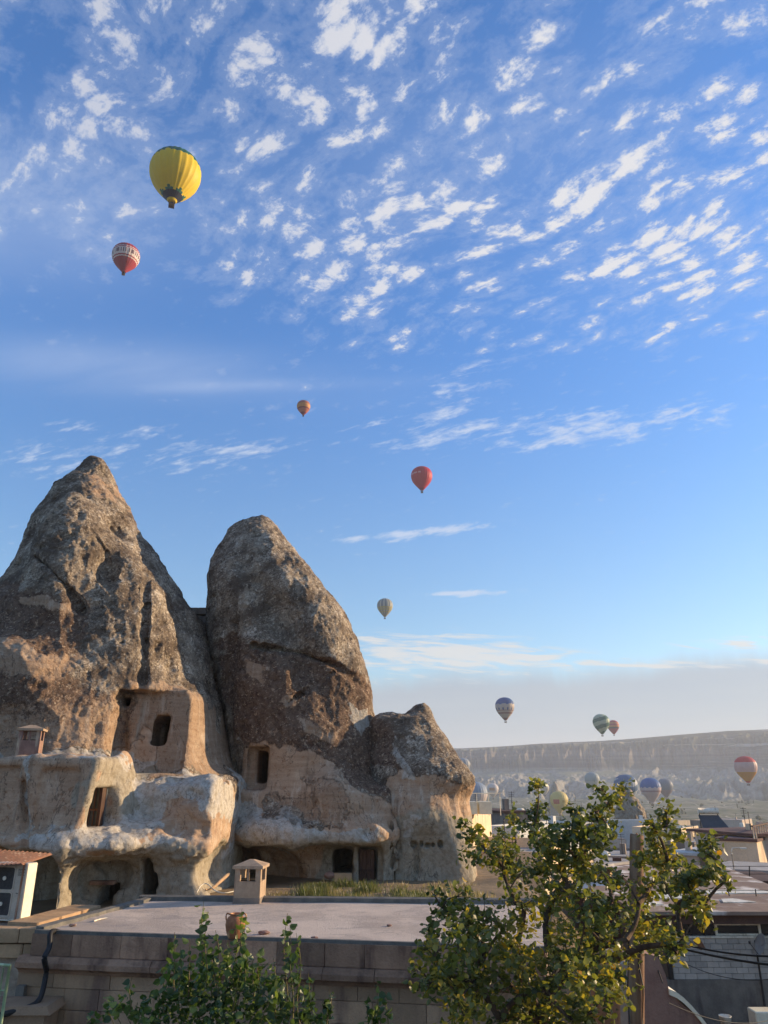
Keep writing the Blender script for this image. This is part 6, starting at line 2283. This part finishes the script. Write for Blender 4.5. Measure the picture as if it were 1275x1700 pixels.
# leafy shrubs with upright shoots at the bottom
def shoot_shrub(label, tops, clumps, root_px, D, nsingle, name='shrub'):
    rt = P(*root_px, D)
    t = empty(name, (rt.x, D, 2.0))
    tag(t, label, 'shrub')
    inv = Matrix.Translation((-rt.x, -D, -2.0))
    P_, big, st = [], [], MB()
    for (px, py, yb, dd) in tops:
        a_, b_ = P(px + random.uniform(-6, 6), yb, D + dd), P(px, py, D + dd)
        n_ = 14
        side = random.uniform(-0.03, 0.03)
        seg = [a_.lerp(b_, k / n_) + Vector((side * math.sin(k * 0.5), side * math.cos(k * 0.6), 0)) for k in range(n_ + 1)]
        st.tube(seg, [0.010 - 0.0075 * k / n_ for k in range(n_ + 1)], 5)
        L = (b_ - a_).length
        m_ = int(L / 0.034)
        for k in range(m_):
            f_ = k / m_
            p_ = a_.lerp(b_, f_)
            wd_ = 0.05 * (1 - f_ * 0.75)
            an = k * 2.4
            big.append(p_ + Vector((math.cos(an) * wd_, math.sin(an) * wd_, random.uniform(-0.01, 0.01))))
    for (px, py, r_) in clumps:
        dd = random.uniform(-0.35, 0.5)
        c_ = P(px, py, D + dd)
        rad = r_ * D / FPX / 1.14 * 0.88
        n_ = int(85 * (r_ / 35.0) ** 1.7)
        q = rng.normal(0, 1, (n_, 3)); q /= np.linalg.norm(q, axis=1)[:, None]
        q *= (rng.uniform(0, 1, n_) ** 0.45)[:, None]
        q *= np.array([rad * 1.05, rad * 1.4, rad * 1.05])
        P_.append(q + np.array(c_))
        st.tube(sag(Vector((rt.x + (c_.x - rt.x) * 0.3, D, c_.z - 1.0)), c_, 0.05, 6), [0.012, 0.011, 0.01, 0.008, 0.007, 0.005, 0.004], 5)
    st.tube([Vector((rt.x, D, 1.9)), Vector((rt.x, D, rt.z - 0.3))], [0.05, 0.035], 8)
    st.build('stems', M_STEM, t, True).matrix_parent_inverse = inv
    allp = np.concatenate(P_ + [np.array([tuple(b) for b in big], np.float32)]).astype(np.float32) if P_ else np.array([tuple(b) for b in big], np.float32)
    pk = rng.permutation(len(allp))
    single_leaves(allp[pk[:nsingle]], 0.088, leafS, t, inv)
    if len(pk) > nsingle:
        foliage('foliage', allp[pk[nsingle:]], 0.082, M_LS, t, inv)


shoot_shrub('dense green shrub with tall upright shoots in front of the stone wall',
            [(337, 1496, 1640, 0), (332, 1526, 1650, 0.3), (344, 1512, 1640, -0.2), (408, 1520, 1640, 0.1), (482, 1530, 1700, -0.1), (300, 1572, 1660, -0.1), (392, 1530, 1640, 0.15), (400, 1508, 1640, -0.1), (290, 1548, 1660, 0.1), (315, 1560, 1660, 0.2), (475, 1516, 1700, 0.1), (494, 1549, 1700, 0.0), (360, 1545, 1640, -0.2), (380, 1560, 1640, 0.2), (430, 1575, 1660, 0.2), (268, 1600, 1680, 0), (418, 1590, 1660, -0.2), (455, 1590, 1700, 0.1), (218, 1622, 1680, 0.0), (350, 1580, 1660, 0)],
            [(330, 1625, 36), (365, 1600, 28), (300, 1655, 36), (350, 1665, 44), (400, 1640, 40), (430, 1670, 42), (260, 1672, 30), (380, 1690, 40), (310, 1695, 40), (455, 1640, 26), (470, 1680, 32), (230, 1672, 20), (200, 1665, 14), (180, 1680, 14), (155, 1690, 12), (290, 1620, 24), (250, 1700, 30), (440, 1620, 22), (490, 1625, 10), (180, 1660, 8), (400, 1600, 18)],
            (360, 1700), 10.0, 280)
shoot_shrub('narrow green shrub with leafy shoots right of the dense one', [(512, 1615, 1720, 0), (506, 1630, 1720, 0.1), (548, 1642, 1720, 0.0)], [(512, 1655, 12), (508, 1685, 18), (520, 1700, 18), (545, 1670, 12), (535, 1690, 14)], (520, 1710), 10.4, 110)
shoot_shrub('thin pale green shrub with two wispy shoots left of the big tree', [(626, 1622, 1720, 0), (612, 1650, 1720, 0.1), (640, 1645, 1720, 0.0)], [(618, 1680, 10), (632, 1680, 10), (620, 1700, 12)], (622, 1710), 10.8, 70)

# ------------------------------------------------------------------ grass and weeds behind the roof
def blades(label_name, n, xr, yr, hmean, cols, clump_n, name, spread, label):
    cx_ = rng.uniform(xr[0], xr[1], clump_n); cy_ = rng.uniform(yr[0], yr[1], clump_n)
    k = rng.integers(0, clump_n, n)
    hs = np.clip(rng.normal(1, 0.35, clump_n), 0.35, 2.0)[k]
    x = cx_[k] + rng.normal(0, spread, n); y = cy_[k] + rng.normal(0, spread, n)
    h_ = hmean * hs * rng.uniform(0.5, 1.2, n)
    an = rng.uniform(0, 2 * np.pi, n)
    lean = rng.uniform(0.05, 0.55, n) * h_
    w_ = rng.uniform(0.008, 0.018, n)
    z0 = np.full(n, 6.05)
    dx_, dy_ = np.cos(an), np.sin(an)
    V = np.empty((n, 6, 3), np.float32)
    px_, py_ = -dy_, dx_
    for i, (f_, ww) in enumerate(((0, 1.0), (0.55, 0.8), (1.0, 0.12))):
        bx = x + dx_ * lean * f_ ** 2; by = y + dy_ * lean * f_ ** 2; bz = z0 + h_ * f_
        V[:, i * 2] = np.stack([bx - px_ * w_ * ww, by - py_ * w_ * ww, bz], 1)
        V[:, i * 2 + 1] = np.stack([bx + px_ * w_ * ww, by + py_ * w_ * ww, bz], 1)
    F_ = np.array([(0, 1, 3, 2), (2, 3, 5, 4)])[None] + (np.arange(n) * 6)[:, None, None]
    me = np_mesh(name, V.reshape(-1, 3), F_.reshape(-1, 4), leaf_mat(name + '_blade', cols, 'rnd'), True)
    a = me.attributes.new('rnd', 'FLOAT', 'FACE')
    a.data.foreach_set('value', np.repeat(rng.uniform(0, 1, n), 2).astype(np.float32))
    o = link(name, me)
    tag(o, label, name.replace('_', ' '), kind='stuff')
GC = [(0.0, (0.06, 0.085, 0.025)), (0.6, (0.13, 0.15, 0.05)), (1.0, (0.24, 0.20, 0.09))]
DC = [(0.0, (0.20, 0.155, 0.075)), (0.6, (0.33, 0.26, 0.13)), (1.0, (0.42, 0.34, 0.19))]
blades('g', 6500, (-2.9, -0.2), (26.4, 32.5), 0.28, GC, 30, 'green_grass', 0.22, 'green grass and weeds growing in front of the cave door')
blades('d', 6000, (-4.2, 3.6), (26.3, 33.0), 0.20, DC, 90, 'dry_grass', 0.25, 'dry straw grass along the back of the roof')
blades('g2', 1600, (0.3, 1.3), (27.0, 31.0), 0.30, GC, 8, 'green_weeds', 0.2, 'patch of dark green weeds right of the cave door')

# ------------------------------------------------------------------ morning haze over the valley
mh = bpy.data.materials.new('haze')
mh.use_nodes = True
mh.node_tree.nodes.clear()
th_ = NT(mh.node_tree)
oo = th_.n.new('ShaderNodeOutputMaterial')
pv = th_.n.new('ShaderNodeVolumePrincipled')
pv.inputs['Color'].default_value = (0.86, 0.90, 0.96, 1)
pv.inputs['Density'].default_value = 0.00016
pv.inputs['Anisotropy'].default_value = 0.2
th_.l.new(pv.outputs[0], oo.inputs['Volume'])
hz_o = MB().box(-9500, 9500, -9500, 9500, -60, 262).build('haze', mh)
hz_o['kind'] = 'stuff'
hz_o['label'] = 'pale blue morning haze over the valley and plateau'
for o in SC.objects:
    if o.name.startswith('hot_air'):
        z0 = o.location.z
        if z0 - 6 < 262 < z0 + 26:
            print('HAZE CUTS', o.name, z0)
